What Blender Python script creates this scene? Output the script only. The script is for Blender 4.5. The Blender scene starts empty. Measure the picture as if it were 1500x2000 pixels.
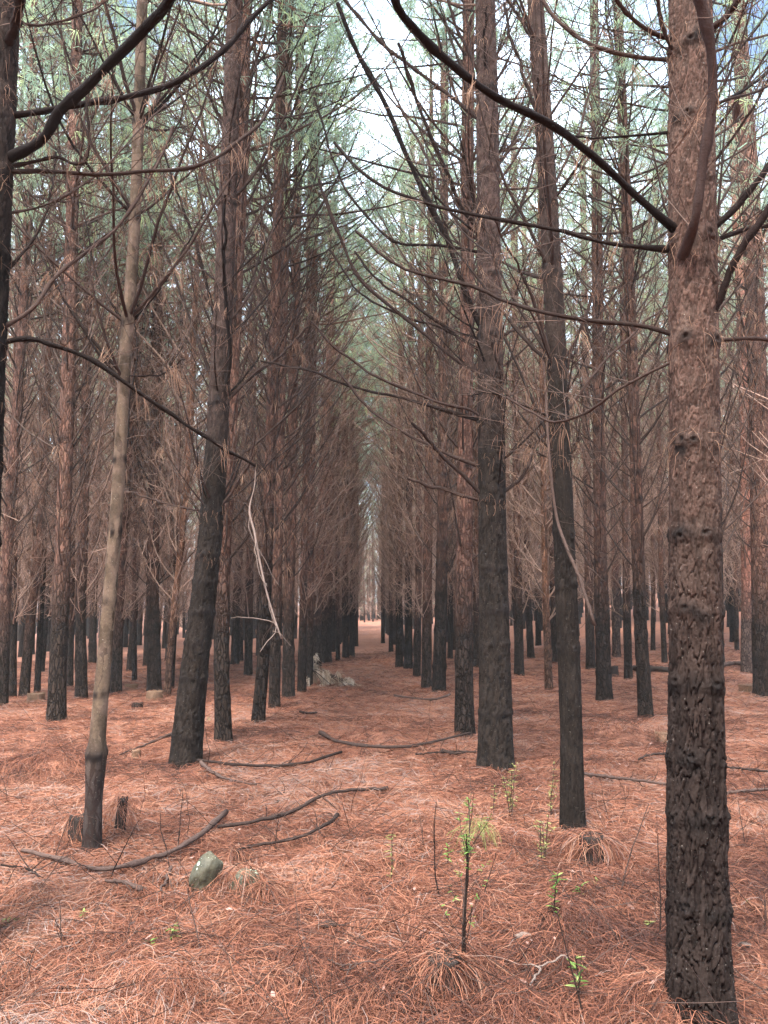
import bpy, math, random
import numpy as np
from mathutils import Vector, Matrix

# ------------------------------------------------------------------ camera, world, sun, exposure
scene = bpy.context.scene
col = scene.collection
F, CX, CY = 1500.0, 750.0, 1000.0            # focal length and centre in photo pixels
PITCH, YAW, EYE = math.radians(8.0), math.radians(1.07), 1.6
cam = bpy.data.cameras.new('camera')
cam_o = bpy.data.objects.new('camera', cam)
col.objects.link(cam_o)
cam_o.location = (0, 0, EYE)
cam_o.rotation_euler = (math.pi / 2 + PITCH, 0, -YAW)
cam.sensor_fit = 'VERTICAL'
cam.sensor_height = 36.0
cam.lens = 27.0
cam.clip_start = 0.05
cam.clip_end = 2000
scene.camera = cam_o

SUN_EL, SUN_ROT = math.radians(58), math.radians(200)
world = bpy.data.worlds.new('World')
scene.world = world
world.use_nodes = True
wn, wl = world.node_tree.nodes, world.node_tree.links
wn.clear()
w_out = wn.new('ShaderNodeOutputWorld')
w_bg = wn.new('ShaderNodeBackground')
w_sky = wn.new('ShaderNodeTexSky')
w_sky.sky_type = 'NISHITA'
w_sky.sun_disc = False
w_sky.sun_elevation = SUN_EL
w_sky.sun_rotation = SUN_ROT
w_sky.dust_density = 1.5
w_sky.ozone_density = 2.0
w_tc = wn.new('ShaderNodeTexCoord')
w_no = wn.new('ShaderNodeTexNoise')
w_no.inputs['Scale'].default_value = 2.6
w_no.inputs['Detail'].default_value = 7
w_no.inputs['Roughness'].default_value = 0.55
w_rp = wn.new('ShaderNodeMapRange')
w_rp.inputs['From Min'].default_value = 0.40
w_rp.inputs['From Max'].default_value = 0.56
w_mx = wn.new('ShaderNodeMix')
w_mx.data_type = 'RGBA'
w_mx.inputs[7].default_value = (9.5, 11.6, 14.4, 1)      # cloud radiance, same scale as the physical sky
wl.new(w_tc.outputs['Generated'], w_no.inputs['Vector'])
wl.new(w_no.outputs['Fac'], w_rp.inputs['Value'])
wl.new(w_rp.outputs[0], w_mx.inputs[0])
wl.new(w_sky.outputs[0], w_mx.inputs[6])
wl.new(w_mx.outputs[2], w_bg.inputs['Color'])
w_bg.inputs['Strength'].default_value = 0.11
wl.new(w_bg.outputs[0], w_out.inputs[0])

sun = bpy.data.lights.new('sun', 'SUN')
sun.energy = 3.6
sun.angle = math.radians(20)
sun.color = (1.0, 0.96, 0.9)
sun_o = bpy.data.objects.new('sun', sun)
col.objects.link(sun_o)
# sky rotation 0 = +Y, growing clockwise seen from above
sd = Vector((math.sin(SUN_ROT) * math.cos(SUN_EL), math.cos(SUN_ROT) * math.cos(SUN_EL), math.sin(SUN_EL)))
sun_o.rotation_euler = sd.to_track_quat('Z', 'Y').to_euler()

vs = scene.view_settings
vs.view_transform = 'Standard'
vs.look = 'None'
vs.exposure = 2.2
vs.gamma = 1.0
cy = scene.cycles
cy.max_bounces = 6
cy.diffuse_bounces = 5
cy.glossy_bounces = 1
cy.transmission_bounces = 2
cy.transparent_max_bounces = 4
cy.caustics_reflective = False
cy.caustics_refractive = False
cy.use_denoising = True
cy.use_adaptive_sampling = True
cy.adaptive_threshold = 0.02

rng = np.random.default_rng(11)
random.seed(5)

# ------------------------------------------------------------------ picking helpers
FW = np.array([math.sin(YAW) * math.cos(PITCH), math.cos(YAW) * math.cos(PITCH), math.sin(PITCH)])
RT = np.array([math.cos(YAW), -math.sin(YAW), 0.0])
UP = np.cross(RT, FW)
EYEV = np.array([0, 0, EYE])


def ray(px, py):
    return FW + RT * ((px - CX) / F) + UP * ((CY - py) / F)


def PY(px, py, Y):
    d = ray(px, py)
    return EYEV + d * (Y / d[1])


def depth_of(p):
    return float(np.dot(np.asarray(p) - EYEV, FW))


# ------------------------------------------------------------------ noise and ground height
_T = rng.random((256, 256))


def vnoise(x, y):
    xi, yi = np.floor(x).astype(int), np.floor(y).astype(int)
    fx, fy = x - xi, y - yi
    fx = fx * fx * (3 - 2 * fx)
    fy = fy * fy * (3 - 2 * fy)
    a = _T[xi & 255, yi & 255]
    b = _T[(xi + 1) & 255, yi & 255]
    c = _T[xi & 255, (yi + 1) & 255]
    d = _T[(xi + 1) & 255, (yi + 1) & 255]
    return (a * (1 - fx) + b * fx) * (1 - fy) + (c * (1 - fx) + d * fx) * fy


MOUNDS = []   # x, y, radius, height


def base_z(x, y):
    x = np.asarray(x, float)
    y = np.asarray(y, float)
    z = 0.016 * np.maximum(0, y - 22) * np.clip((150 - y) / 60, 0, 1) ** 0.5
    z = z + 0.055 * np.clip(y - 98, 0, 110)
    rr = np.clip((y - 12) / 25, 0, 1)
    z = z + 0.10 * np.maximum(0, np.minimum(x, 40) - 5) * rr
    z = z - 0.03 * np.maximum(0, -np.maximum(x, -40) - 4) * rr
    z = z + 0.10 * (vnoise(x * 0.35 + 9, y * 0.35) - 0.5) * np.clip(y / 8, 0, 1)
    return z


def hz(x, y):
    x = np.asarray(x, float)
    y = np.asarray(y, float)
    z = base_z(x, y)
    z = z + 0.055 * (vnoise(x * 1.9 + 40, y * 1.9 + 3) - 0.5) + 0.040 * (vnoise(x * 5 + 7, y * 5) - 0.5)
    z = z + 0.022 * (vnoise(x * 11 + 7, y * 11 + 50) - 0.5)
    for mx, my, mr, mh in MOUNDS:
        z = z + mh * np.exp(-((x - mx) ** 2 + (y - my) ** 2) / (mr * mr))
    return z


def G(px, py, fine=True):
    d = ray(px, py)
    t = np.geomspace(1.0, 300, 6000)
    p = EYEV[None] + d[None] * t[:, None]
    h = (hz if fine else base_z)(p[:, 0], p[:, 1])
    below = np.nonzero(p[:, 2] <= h)[0]
    i = below[0] if len(below) else len(t) - 1
    return np.array([p[i, 0], p[i, 1], h[i]])


# ------------------------------------------------------------------ mesh building
def norm(v):
    return v / np.maximum(np.linalg.norm(v, axis=-1, keepdims=True), 1e-9)


class MB:
    def __init__(s):
        s.v, s.f, s.m, s.r, s.n = [], [], [], [], 0
        s.extra = {}

    def add(s, v, f, mat=0, rnd=None):
        v = np.asarray(v, np.float32).reshape(-1, 3)
        f = np.asarray(f, np.int64).reshape(-1, 4)
        s.v.append(v)
        s.f.append(f + s.n)
        s.m.append(np.full(len(f), mat, np.int32))
        s.r.append(np.full(len(v), 0.5, np.float32) if rnd is None else np.asarray(rnd, np.float32).reshape(-1))
        s.n += len(v)

    def tubes(s, P, R, sides=3, mat=0, rnd=None, cap=False):
        P = np.asarray(P, float)
        R = np.asarray(R, float)
        if P.ndim == 2:
            P, R = P[None], R[None]
        B, N, _ = P.shape
        if B == 0:
            return
        T = norm(np.gradient(P, axis=1))
        mt = norm(P[:, -1] - P[:, 0])
        ref = np.where(np.abs(mt[:, 2:3]) < 0.8, np.array([[0, 0, 1.0]]), np.array([[1.0, 0, 0]]))
        U = norm(np.cross(T, ref[:, None, :]))
        V = np.cross(T, U)
        a = np.arange(sides) * (2 * math.pi / sides)
        ring = U[:, :, None, :] * np.cos(a)[None, None, :, None] + V[:, :, None, :] * np.sin(a)[None, None, :, None]
        vv = P[:, :, None, :] + ring * R[:, :, None, None]
        idx = np.arange(B * N * sides).reshape(B, N, sides)
        q0, q1 = idx[:, :-1, :], idx[:, 1:, :]
        f = np.stack([q0, np.roll(q0, -1, 2), np.roll(q1, -1, 2), q1], -1)
        if rnd is None:
            rnd = rng.random(B)
        s.add(vv, f, mat, np.repeat(np.asarray(rnd, float).reshape(B), N * sides))
        if cap and sides == 4 or cap and sides % 2 == 0:
            # close the ends with quads fanned over the even ring
            for e in (0, N - 1):
                r = idx[:, e, :]
                fs = [np.stack([r[:, 0], r[:, k], r[:, k + 1], r[:, k + 2]], -1) for k in range(1, sides - 2, 2)]
                base = s.n - len(vv.reshape(-1, 3))
                ff = np.concatenate(fs) + base
                s.f.append(ff)
                s.m.append(np.full(len(ff), mat, np.int32))

    def ribbons(s, P, W, mat=0, rnd=None, side=None):
        P = np.asarray(P, float)
        B, N, _ = P.shape
        if B == 0:
            return
        W = np.broadcast_to(np.asarray(W, float), (B, N))
        T = norm(np.gradient(P, axis=1))
        if side is None:
            side = rng.normal(size=(B, 3))
        U = norm(np.cross(T, side[:, None, :]))
        vv = np.stack([P - U * W[:, :, None] / 2, P + U * W[:, :, None] / 2], 2)
        idx = np.arange(B * N * 2).reshape(B, N, 2)
        f = np.stack([idx[:, :-1, 0], idx[:, :-1, 1], idx[:, 1:, 1], idx[:, 1:, 0]], -1)
        if rnd is None:
            rnd = rng.random(B)
        s.add(vv, f, mat, np.repeat(np.asarray(rnd, float).reshape(B), N * 2))

    def mesh(s, name, mats, smooth=True):
        me = bpy.data.meshes.new(name)
        v = np.concatenate(s.v)
        f = np.concatenate(s.f).astype(np.int32)
        m = np.concatenate(s.m)
        me.vertices.add(len(v))
        me.vertices.foreach_set('co', v.ravel())
        me.loops.add(len(f) * 4)
        me.loops.foreach_set('vertex_index', f.ravel())
        me.polygons.add(len(f))
        me.polygons.foreach_set('loop_start', np.arange(len(f), dtype=np.int32) * 4)
        me.polygons.foreach_set('material_index', m)
        me.polygons.foreach_set('use_smooth', np.full(len(f), smooth))
        me.update(calc_edges=True)
        at = me.attributes.new('rnd', 'FLOAT', 'POINT')
        at.data.foreach_set('value', np.concatenate(s.r).astype(np.float32))
        for k, a in s.extra.items():
            at = me.attributes.new(k, 'FLOAT', 'POINT')
            at.data.foreach_set('value', np.asarray(a, np.float32).ravel())
        for mt in mats:
            me.materials.append(mt)
        return me

    def obj(s, name, mats, parent=None, smooth=True, loc=None):
        """meshes are written in world coordinates; parent is an unrotated Empty (or a part under it)"""
        me = s.mesh(name, mats, smooth)
        o = bpy.data.objects.new(name, me)
        col.objects.link(o)
        if parent is not None:
            o.parent = parent
            l = parent
            w = Vector((0, 0, 0))
            while l is not None:
                w += l.location
                l = l.parent
            me.transform(Matrix.Translation(-w))
        elif loc is not None:
            me.transform(Matrix.Translation(-Vector(loc)))
            o.location = loc
        return o


def tag(o, label=None, cat=None, group=None, kind=None):
    if label:
        o['label'] = label
    if cat:
        o['category'] = cat
    if group:
        o['group'] = group
    if kind:
        o['kind'] = kind
    return o


def empty(name, loc):
    o = bpy.data.objects.new(name, None)
    o.empty_display_size = 0.2
    col.objects.link(o)
    o.location = tuple(float(c) for c in loc)
    return o


# ------------------------------------------------------------------ materials
def nt(name):
    m = bpy.data.materials.new(name)
    m.use_nodes = True
    t = m.node_tree
    t.nodes.clear()
    out = t.nodes.new('ShaderNodeOutputMaterial')
    return m, t.nodes, t.links, out


def ramp(n, stops):
    r = n.new('ShaderNodeValToRGB')
    e = r.color_ramp.elements
    while len(e) > 1:
        e.remove(e[-1])
    e[0].position = stops[0][0]
    e[0].color = (*stops[0][1], 1)
    for p, c in stops[1:]:
        k = e.new(p)
        k.color = (*c, 1)
    return r


def mixc(n, l, fac, a, b, mode='MIX'):
    x = n.new('ShaderNodeMix')
    x.data_type = 'RGBA'
    x.blend_type = mode
    for sock, v in ((x.inputs[0], fac), (x.inputs[6], a), (x.inputs[7], b)):
        if hasattr(v, 'is_output'):
            l.new(v, sock)
        elif isinstance(v, (int, float)):
            sock.default_value = v
        else:
            sock.default_value = (*v, 1)
    return x.outputs[2]


def rng_node(n, l, val, a, b, c=0.0, d=1.0):
    r = n.new('ShaderNodeMapRange')
    r.inputs['From Min'].default_value = a
    r.inputs['From Max'].default_value = b
    r.inputs['To Min'].default_value = c
    r.inputs['To Max'].default_value = d
    l.new(val, r.inputs['Value'])
    return r.outputs[0]


def noise(n, l, vec, scale, detail=4, rough=0.6):
    x = n.new('ShaderNodeTexNoise')
    x.inputs['Scale'].default_value = scale
    x.inputs['Detail'].default_value = detail
    x.inputs['Roughness'].default_value = rough
    if vec is not None:
        l.new(vec, x.inputs['Vector'])
    return x.outputs['Fac']


def leafy(name, stops, trans=0.35, rough=0.7):
    m, n, l, out = nt(name)
    at = n.new('ShaderNodeAttribute')
    at.attribute_name = 'rnd'
    r = ramp(n, stops)
    l.new(at.outputs['Fac'], r.inputs[0])
    d = n.new('ShaderNodeBsdfPrincipled')
    d.inputs['Roughness'].default_value = rough
    d.inputs['Specular IOR Level'].default_value = 0.08
    t = n.new('ShaderNodeBsdfTranslucent')
    mx = n.new('ShaderNodeMixShader')
    mx.inputs[0].default_value = trans
    l.new(r.outputs[0], d.inputs['Base Color'])
    l.new(r.outputs[0], t.inputs['Color'])
    l.new(d.outputs[0], mx.inputs[1])
    l.new(t.outputs[0], mx.inputs[2])
    l.new(mx.outputs[0], out.inputs[0])
    return m


M_green = leafy('green_pine_needles', [(0, (0.21, 0.32, 0.24)), (0.45, (0.33, 0.45, 0.32)), (0.8, (0.43, 0.55, 0.33)), (1, (0.54, 0.62, 0.30))], 0.62)
M_brown = leafy('brown_hanging_needles', [(0, (0.10, 0.055, 0.037)), (0.5, (0.24, 0.135, 0.088)), (1, (0.40, 0.25, 0.165))], 0.4)
M_litter = leafy('fallen_needles', [(0, (0.045, 0.022, 0.018)), (0.28, (0.112, 0.046, 0.031)), (0.52, (0.21, 0.081, 0.049)), (0.74, (0.30, 0.125, 0.073)),
                                    (0.90, (0.34, 0.18, 0.115)), (1, (0.24, 0.175, 0.15))], 0.12, 0.55)
M_pale = leafy('pale_dry_needles', [(0, (0.22, 0.14, 0.09)), (0.6, (0.42, 0.31, 0.22)), (1, (0.6, 0.5, 0.4))], 0.2)
M_pinkflake = leafy('pinkish_bark_flake', [(0, (0.05, 0.03, 0.025)), (0.5, (0.20, 0.11, 0.085)), (1, (0.42, 0.27, 0.22))], 0.1)
M_sprout = leafy('fresh_green_leaves', [(0, (0.07, 0.13, 0.03)), (0.6, (0.15, 0.24, 0.06)), (1, (0.29, 0.34, 0.12))], 0.4)
M_yellow = leafy('yellow_green_leaves', [(0, (0.15, 0.18, 0.055)), (1, (0.34, 0.33, 0.13))], 0.4)


def wood(name, c0, c1, scale=30):
    m, n, l, out = nt(name)
    tc = n.new('ShaderNodeTexCoord')
    at = n.new('ShaderNodeAttribute')
    at.attribute_name = 'rnd'
    nf = noise(n, l, tc.outputs['Object'], scale, 4)
    c = mixc(n, l, nf, c0, c1)
    k = mixc(n, l, at.outputs['Fac'], (0.35, 0.34, 0.33), (1.7, 1.65, 1.6))
    c2 = mixc(n, l, 1.0, c, k, 'MULTIPLY')
    p = n.new('ShaderNodeBsdfPrincipled')
    p.inputs['Roughness'].default_value = 0.9
    p.inputs['Specular IOR Level'].default_value = 0.08
    l.new(c2, p.inputs['Base Color'])
    b = n.new('ShaderNodeBump')
    b.inputs['Strength'].default_value = 0.7
    b.inputs['Distance'].default_value = 0.006
    l.new(noise(n, l, tc.outputs['Object'], scale * 3, 3), b.inputs['Height'])
    l.new(b.outputs[0], p.inputs['Normal'])
    l.new(p.outputs[0], out.inputs[0])
    return m


M_twig = wood('dead_twig_bark', (0.18, 0.112, 0.085), (0.40, 0.27, 0.21), 25)
M_neartwig = wood('shade_darkened_twig_bark', (0.030, 0.020, 0.017), (0.115, 0.078, 0.063), 30)  # dead twigs of nearer trees, backlit shade put into a darker colour than M_twig
M_branch = wood('branch_bark', (0.012, 0.008, 0.007), (0.042, 0.027, 0.022), 40)
M_redbranch = wood('reddish_branch_bark', (0.010, 0.0065, 0.006), (0.034, 0.021, 0.018), 40)
M_palewood = wood('bare_pale_wood', (0.09, 0.066, 0.056), (0.21, 0.16, 0.135), 40)
M_fallen = wood('fallen_branch_bark', (0.018, 0.012, 0.010), (0.080, 0.052, 0.043), 45)
M_stump = wood('weathered_stump_wood', (0.07, 0.042, 0.028), (0.20, 0.125, 0.08), 20)
M_darkwood = wood('charred_dark_wood', (0.012, 0.01, 0.009), (0.04, 0.03, 0.026), 30)


def bark(name, low, high, crackc, zmid=3.4, zspan=1.8, hero=False, smooth=False, vscale=24.0):
    """dark furrowed bark low on the stem changing to red-brown flaky bark higher up; whorl scars are black"""
    m, n, l, out = nt(name)
    tc = n.new('ShaderNodeTexCoord')
    oi = n.new('ShaderNodeObjectInfo')
    co = tc.outputs['Object']
    sep = n.new('ShaderNodeSeparateXYZ')
    l.new(co, sep.inputs[0])
    # height wobble
    nz = noise(n, l, co, 2.2, 4, 0.65)
    add = n.new('ShaderNodeMath')
    add.operation = 'MULTIPLY_ADD'
    l.new(nz, add.inputs[0])
    add.inputs[1].default_value = zspan * 1.3
    off = n.new('ShaderNodeMath')
    off.operation = 'MULTIPLY_ADD'
    l.new(oi.outputs['Random'], off.inputs[0])
    off.inputs[1].default_value = 0.0 if (hero or smooth) else 1.3
    l.new(sep.outputs['Z'], off.inputs[2])
    l.new(off.outputs[0], add.inputs[2])
    h = rng_node(n, l, add.outputs[0], zmid + 0.4 + zspan * 0.15, zmid + 0.4 + zspan * 1.15)
    # cracks
    mp = n.new('ShaderNodeMapping')
    mp.inputs['Scale'].default_value = (1, 1, 0.27)
    wrp = n.new('ShaderNodeVectorMath')
    wrp.operation = 'MULTIPLY_ADD'
    nn = n.new('ShaderNodeTexNoise')
    nn.inputs['Scale'].default_value = 14
    l.new(co, nn.inputs['Vector'])
    l.new(nn.outputs['Color'], wrp.inputs[0])
    wrp.inputs[1].default_value = (0.05, 0.05, 0.05)
    l.new(co, wrp.inputs[2])
    l.new(wrp.outputs[0], mp.inputs['Vector'])
    vo = n.new('ShaderNodeTexVoronoi')
    vo.feature = 'DISTANCE_TO_EDGE'
    vo.inputs['Scale'].default_value = vscale
    l.new(mp.outputs[0], vo.inputs['Vector'])
    vc = n.new('ShaderNodeTexVoronoi')
    vc.inputs['Scale'].default_value = vscale
    l.new(mp.outputs[0], vc.inputs['Vector'])
    if hero:
        a1 = n.new('ShaderNodeAttribute')
        a1.attribute_name = 'crack'
        crack = a1.outputs['Fac']
        a2 = n.new('ShaderNodeAttribute')
        a2.attribute_name = 'cell'
        cell = a2.outputs['Fac']
    else:
        crack = rng_node(n, l, vo.outputs['Distance'], 0.02, 0.16)
        sc = n.new('ShaderNodeSeparateColor')
        l.new(vc.outputs['Color'], sc.inputs[0])
        cell = sc.outputs[0]
    fine = noise(n, l, co, 55, 5, 0.7)
    med = noise(n, l, co, 9, 4, 0.6)
    cl = mixc(n, l, cell, tuple(c * 0.6 for c in low), tuple(c * 1.7 for c in low))
    ch = mixc(n, l, cell, tuple(c * 0.5 for c in high), tuple(c * 1.6 for c in high))
    plate = mixc(n, l, h, cl, ch)
    plate = mixc(n, l, rng_node(n, l, fine, 0.35, 0.7, 0.0, 1.0), mixc(n, l, 1.0, plate, (0.6, 0.6, 0.6), 'MULTIPLY'), plate)
    plate = mixc(n, l, rng_node(n, l, med, 0.45, 0.7, 0, 0.55), plate, mixc(n, l, h, tuple(c * 1.7 for c in low), (0.13, 0.085, 0.065)))
    cc = mixc(n, l, h, crackc, tuple(c * (0.22 if hero else 0.4) for c in high))
    if smooth:
        mxx = n.new('ShaderNodeMath')
        mxx.operation = 'MAXIMUM'
        l.new(crack, mxx.inputs[0])
        l.new(h, mxx.inputs[1])
        crack = mxx.outputs[0]
    c = mixc(n, l, crack, cc, plate)
    # pale flecks of lichen and resin
    fl = noise(n, l, co, 120, 2, 0.5)
    c = mixc(n, l, rng_node(n, l, fl, 0.70, 0.76, 0, 0.6), c, (0.30, 0.27, 0.23))
    # whorl scars
    aw = n.new('ShaderNodeAttribute')
    aw.attribute_name = 'scar'
    c = mixc(n, l, aw.outputs['Fac'], c, (0.012, 0.009, 0.008))
    # each tree a little different
    hv = n.new('ShaderNodeHueSaturation')
    l.new(c, hv.inputs['Color'])
    l.new(rng_node(n, l, oi.outputs['Random'], 0, 1, 0.75, 1.3), hv.inputs['Value'])
    p = n.new('ShaderNodeBsdfPrincipled')
    p.inputs['Roughness'].default_value = 0.9
    p.inputs['Specular IOR Level'].default_value = 0.08
    l.new(hv.outputs[0], p.inputs['Base Color'])
    b1 = n.new('ShaderNodeBump')
    b1.inputs['Strength'].default_value = 0.6 if smooth else 1.0
    b1.inputs['Distance'].default_value = 0.004 if hero or smooth else 0.015
    hh = n.new('ShaderNodeMath')
    hh.operation = 'MULTIPLY_ADD'
    l.new(fine, hh.inputs[0])
    hh.inputs[1].default_value = 0.8
    if hero:
        hh.inputs[2].default_value = 0.0
    else:
        l.new(crack, hh.inputs[2])
    l.new(hh.outputs[0], b1.inputs['Height'])
    l.new(b1.outputs[0], p.inputs['Normal'])
    l.new(p.outputs[0], out.inputs[0])
    return m


LOW, HIGH, CRK = (0.028, 0.019, 0.0145), (0.165, 0.082, 0.058), (0.007, 0.005, 0.004)
M_bark = bark('pine_bark', LOW, HIGH, CRK, zmid=2.7)
M_barkhero = bark('deep_furrowed_bark', (0.020, 0.0135, 0.011), (0.084, 0.047, 0.035), (0.005, 0.002, 0.0018), zmid=1.6, zspan=1.6, hero=True)
M_barkhero2 = bark('dark_furrowed_bark', (0.016, 0.0115, 0.009), (0.052, 0.031, 0.025), (0.004, 0.003, 0.0025), zmid=4.2, zspan=2.6, hero=True)
M_pink = bark('pinkish_flaky_bark', (0.07, 0.048, 0.04), (0.30, 0.13, 0.09), (0.02, 0.012, 0.01), zmid=3.0, zspan=1.4)
M_orange = bark('orange_young_bark', (0.10, 0.055, 0.038), (0.24, 0.115, 0.07), (0.03, 0.015, 0.01), zmid=1.6, zspan=1.0)
M_smooth = bark('smooth_olive_bark', (0.030, 0.022, 0.019), (0.080, 0.055, 0.037), (0.02, 0.012, 0.01), zmid=0.22, zspan=0.28, smooth=True)

# ground sheet
m, n, l, out = nt('needle_floor')
tc = n.new('ShaderNodeTexCoord')
co = tc.outputs['Object']
base = None
for i, (rot, sc_) in enumerate(((0.3, 60), (1.4, 75), (2.3, 50))):
    mp = n.new('ShaderNodeMapping')
    mp.inputs['Rotation'].default_value = (0, 0, rot)
    mp.inputs['Scale'].default_value = (1, 0.10, 1)
    l.new(co, mp.inputs['Vector'])
    f = noise(n, l, mp.outputs[0], sc_, 3, 0.7)
    r = ramp(n, [(0.30, (0.07, 0.03, 0.02)), (0.5, (0.23, 0.092, 0.055)), (0.7, (0.37, 0.165, 0.098))])
    l.new(f, r.inputs[0])
    base = r.outputs[0] if base is None else mixc(n, l, 0.45, base, r.outputs[0])
big = noise(n, l, co, 0.9, 5, 0.6)
base = mixc(n, l, rng_node(n, l, big, 0.35, 0.7, 0, 0.55), base, (0.28, 0.145, 0.10))
sm = noise(n, l, co, 5.5, 5, 0.65)
base = mixc(n, l, rng_node(n, l, sm, 0.56, 0.75, 0, 0.7), base, (0.15, 0.085, 0.065))
p = n.new('ShaderNodeBsdfPrincipled')
p.inputs['Roughness'].default_value = 0.9
p.inputs['Specular IOR Level'].default_value = 0.15
l.new(base, p.inputs['Base Color'])
b = n.new('ShaderNodeBump')
b.inputs['Strength'].default_value = 0.8
b.inputs['Distance'].default_value = 0.03
l.new(noise(n, l, co, 22, 5, 0.7), b.inputs['Height'])
l.new(b.outputs[0], p.inputs['Normal'])
l.new(p.outputs[0], out.inputs[0])
M_floor = m

m, n, l, out = nt('mossy_rock')
tc = n.new('ShaderNodeTexCoord')
co = tc.outputs['Object']
c = mixc(n, l, rng_node(n, l, noise(n, l, co, 9, 5), 0.35, 0.65), (0.034, 0.030, 0.016), (0.085, 0.073, 0.042))
c = mixc(n, l, rng_node(n, l, noise(n, l, co, 60, 3), 0.66, 0.70), c, (0.42, 0.46, 0.34))
vo = n.new('ShaderNodeTexVoronoi')
vo.inputs['Scale'].default_value = 10
l.new(co, vo.inputs['Vector'])
c = mixc(n, l, rng_node(n, l, vo.outputs['Distance'], 0.14, 0.10), c, (0.45, 0.60, 0.40))
p = n.new('ShaderNodeBsdfPrincipled')
p.inputs['Roughness'].default_value = 0.7
l.new(c, p.inputs['Base Color'])
b = n.new('ShaderNodeBump')
b.inputs['Strength'].default_value = 0.5
b.inputs['Distance'].default_value = 0.01
l.new(noise(n, l, co, 40, 5), b.inputs['Height'])
l.new(b.outputs[0], p.inputs['Normal'])
l.new(p.outputs[0], out.inputs[0])
M_rock = m


# ------------------------------------------------------------------ growing things
def grow(start, d, L, N, up, wob=0.08, r=None):
    r = r or rng
    B = len(start)
    P = np.zeros((B, N, 3))
    P[:, 0] = start
    d = norm(np.asarray(d, float))
    L = np.broadcast_to(L, (B,))
    up = np.broadcast_to(up, (B,))
    for i in range(1, N):
        d = d + r.normal(size=(B, 3)) * wob
        d[:, 2] += up / (N - 1)
        d = norm(d)
        P[:, i] = P[:, i - 1] + d * (L / (N - 1))[:, None]
    return P


def along(P, idx, s):
    N = P.shape[1]
    t = np.clip(s, 0, 0.9999) * (N - 1)
    i = t.astype(int)
    f = (t - i)[:, None]
    a, b = P[idx, i], P[idx, i + 1]
    return a * (1 - f) + b * f, norm(b - a)


def side_shoots(P, per, smin, smax, Lr, N, up, spread=0.9, wob=0.12, r=None):
    r = r or rng
    B = len(P)
    idx = np.repeat(np.arange(B), per)
    s = r.uniform(smin, smax, len(idx))
    p, t = along(P, idx, s)
    d = norm(t * r.uniform(0.5, 1.0, (len(idx), 1)) + norm(r.normal(size=(len(idx), 3)) * np.array([1, 1, 0.6])) * spread)
    L = r.uniform(Lr[0], Lr[1], len(idx)) * (1.15 - 0.6 * s)
    return grow(p, d, L, N, up, wob, r), idx


def tufts(P, idx, s, n, L, w, mb, mat, droop=1.6, rr=(0, 1), r=None, out=0.5):
    """hanging sprays of needles at points of polylines"""
    r = r or rng
    p, t = along(P, idx, s)
    K = len(idx)
    p = np.repeat(p, n, 0) + r.normal(size=(K * n, 3)) * 0.02
    t = np.repeat(t, n, 0)
    d = norm(t * 0.4 + r.normal(size=(K * n, 3)) * out + np.array([0, 0, -0.2]))
    LL = np.repeat(r.uniform(L[0], L[1], K), n) * r.uniform(0.7, 1.1, K * n)
    Q = grow(p, d, LL, 3, -droop, 0.05, r)
    mb.ribbons(Q, np.array([w, w, w * 0.5]), mat, np.clip(np.repeat(r.uniform(rr[0], rr[1], K), n) + r.normal(size=K * n) * 0.12, 0, 1))


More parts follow.
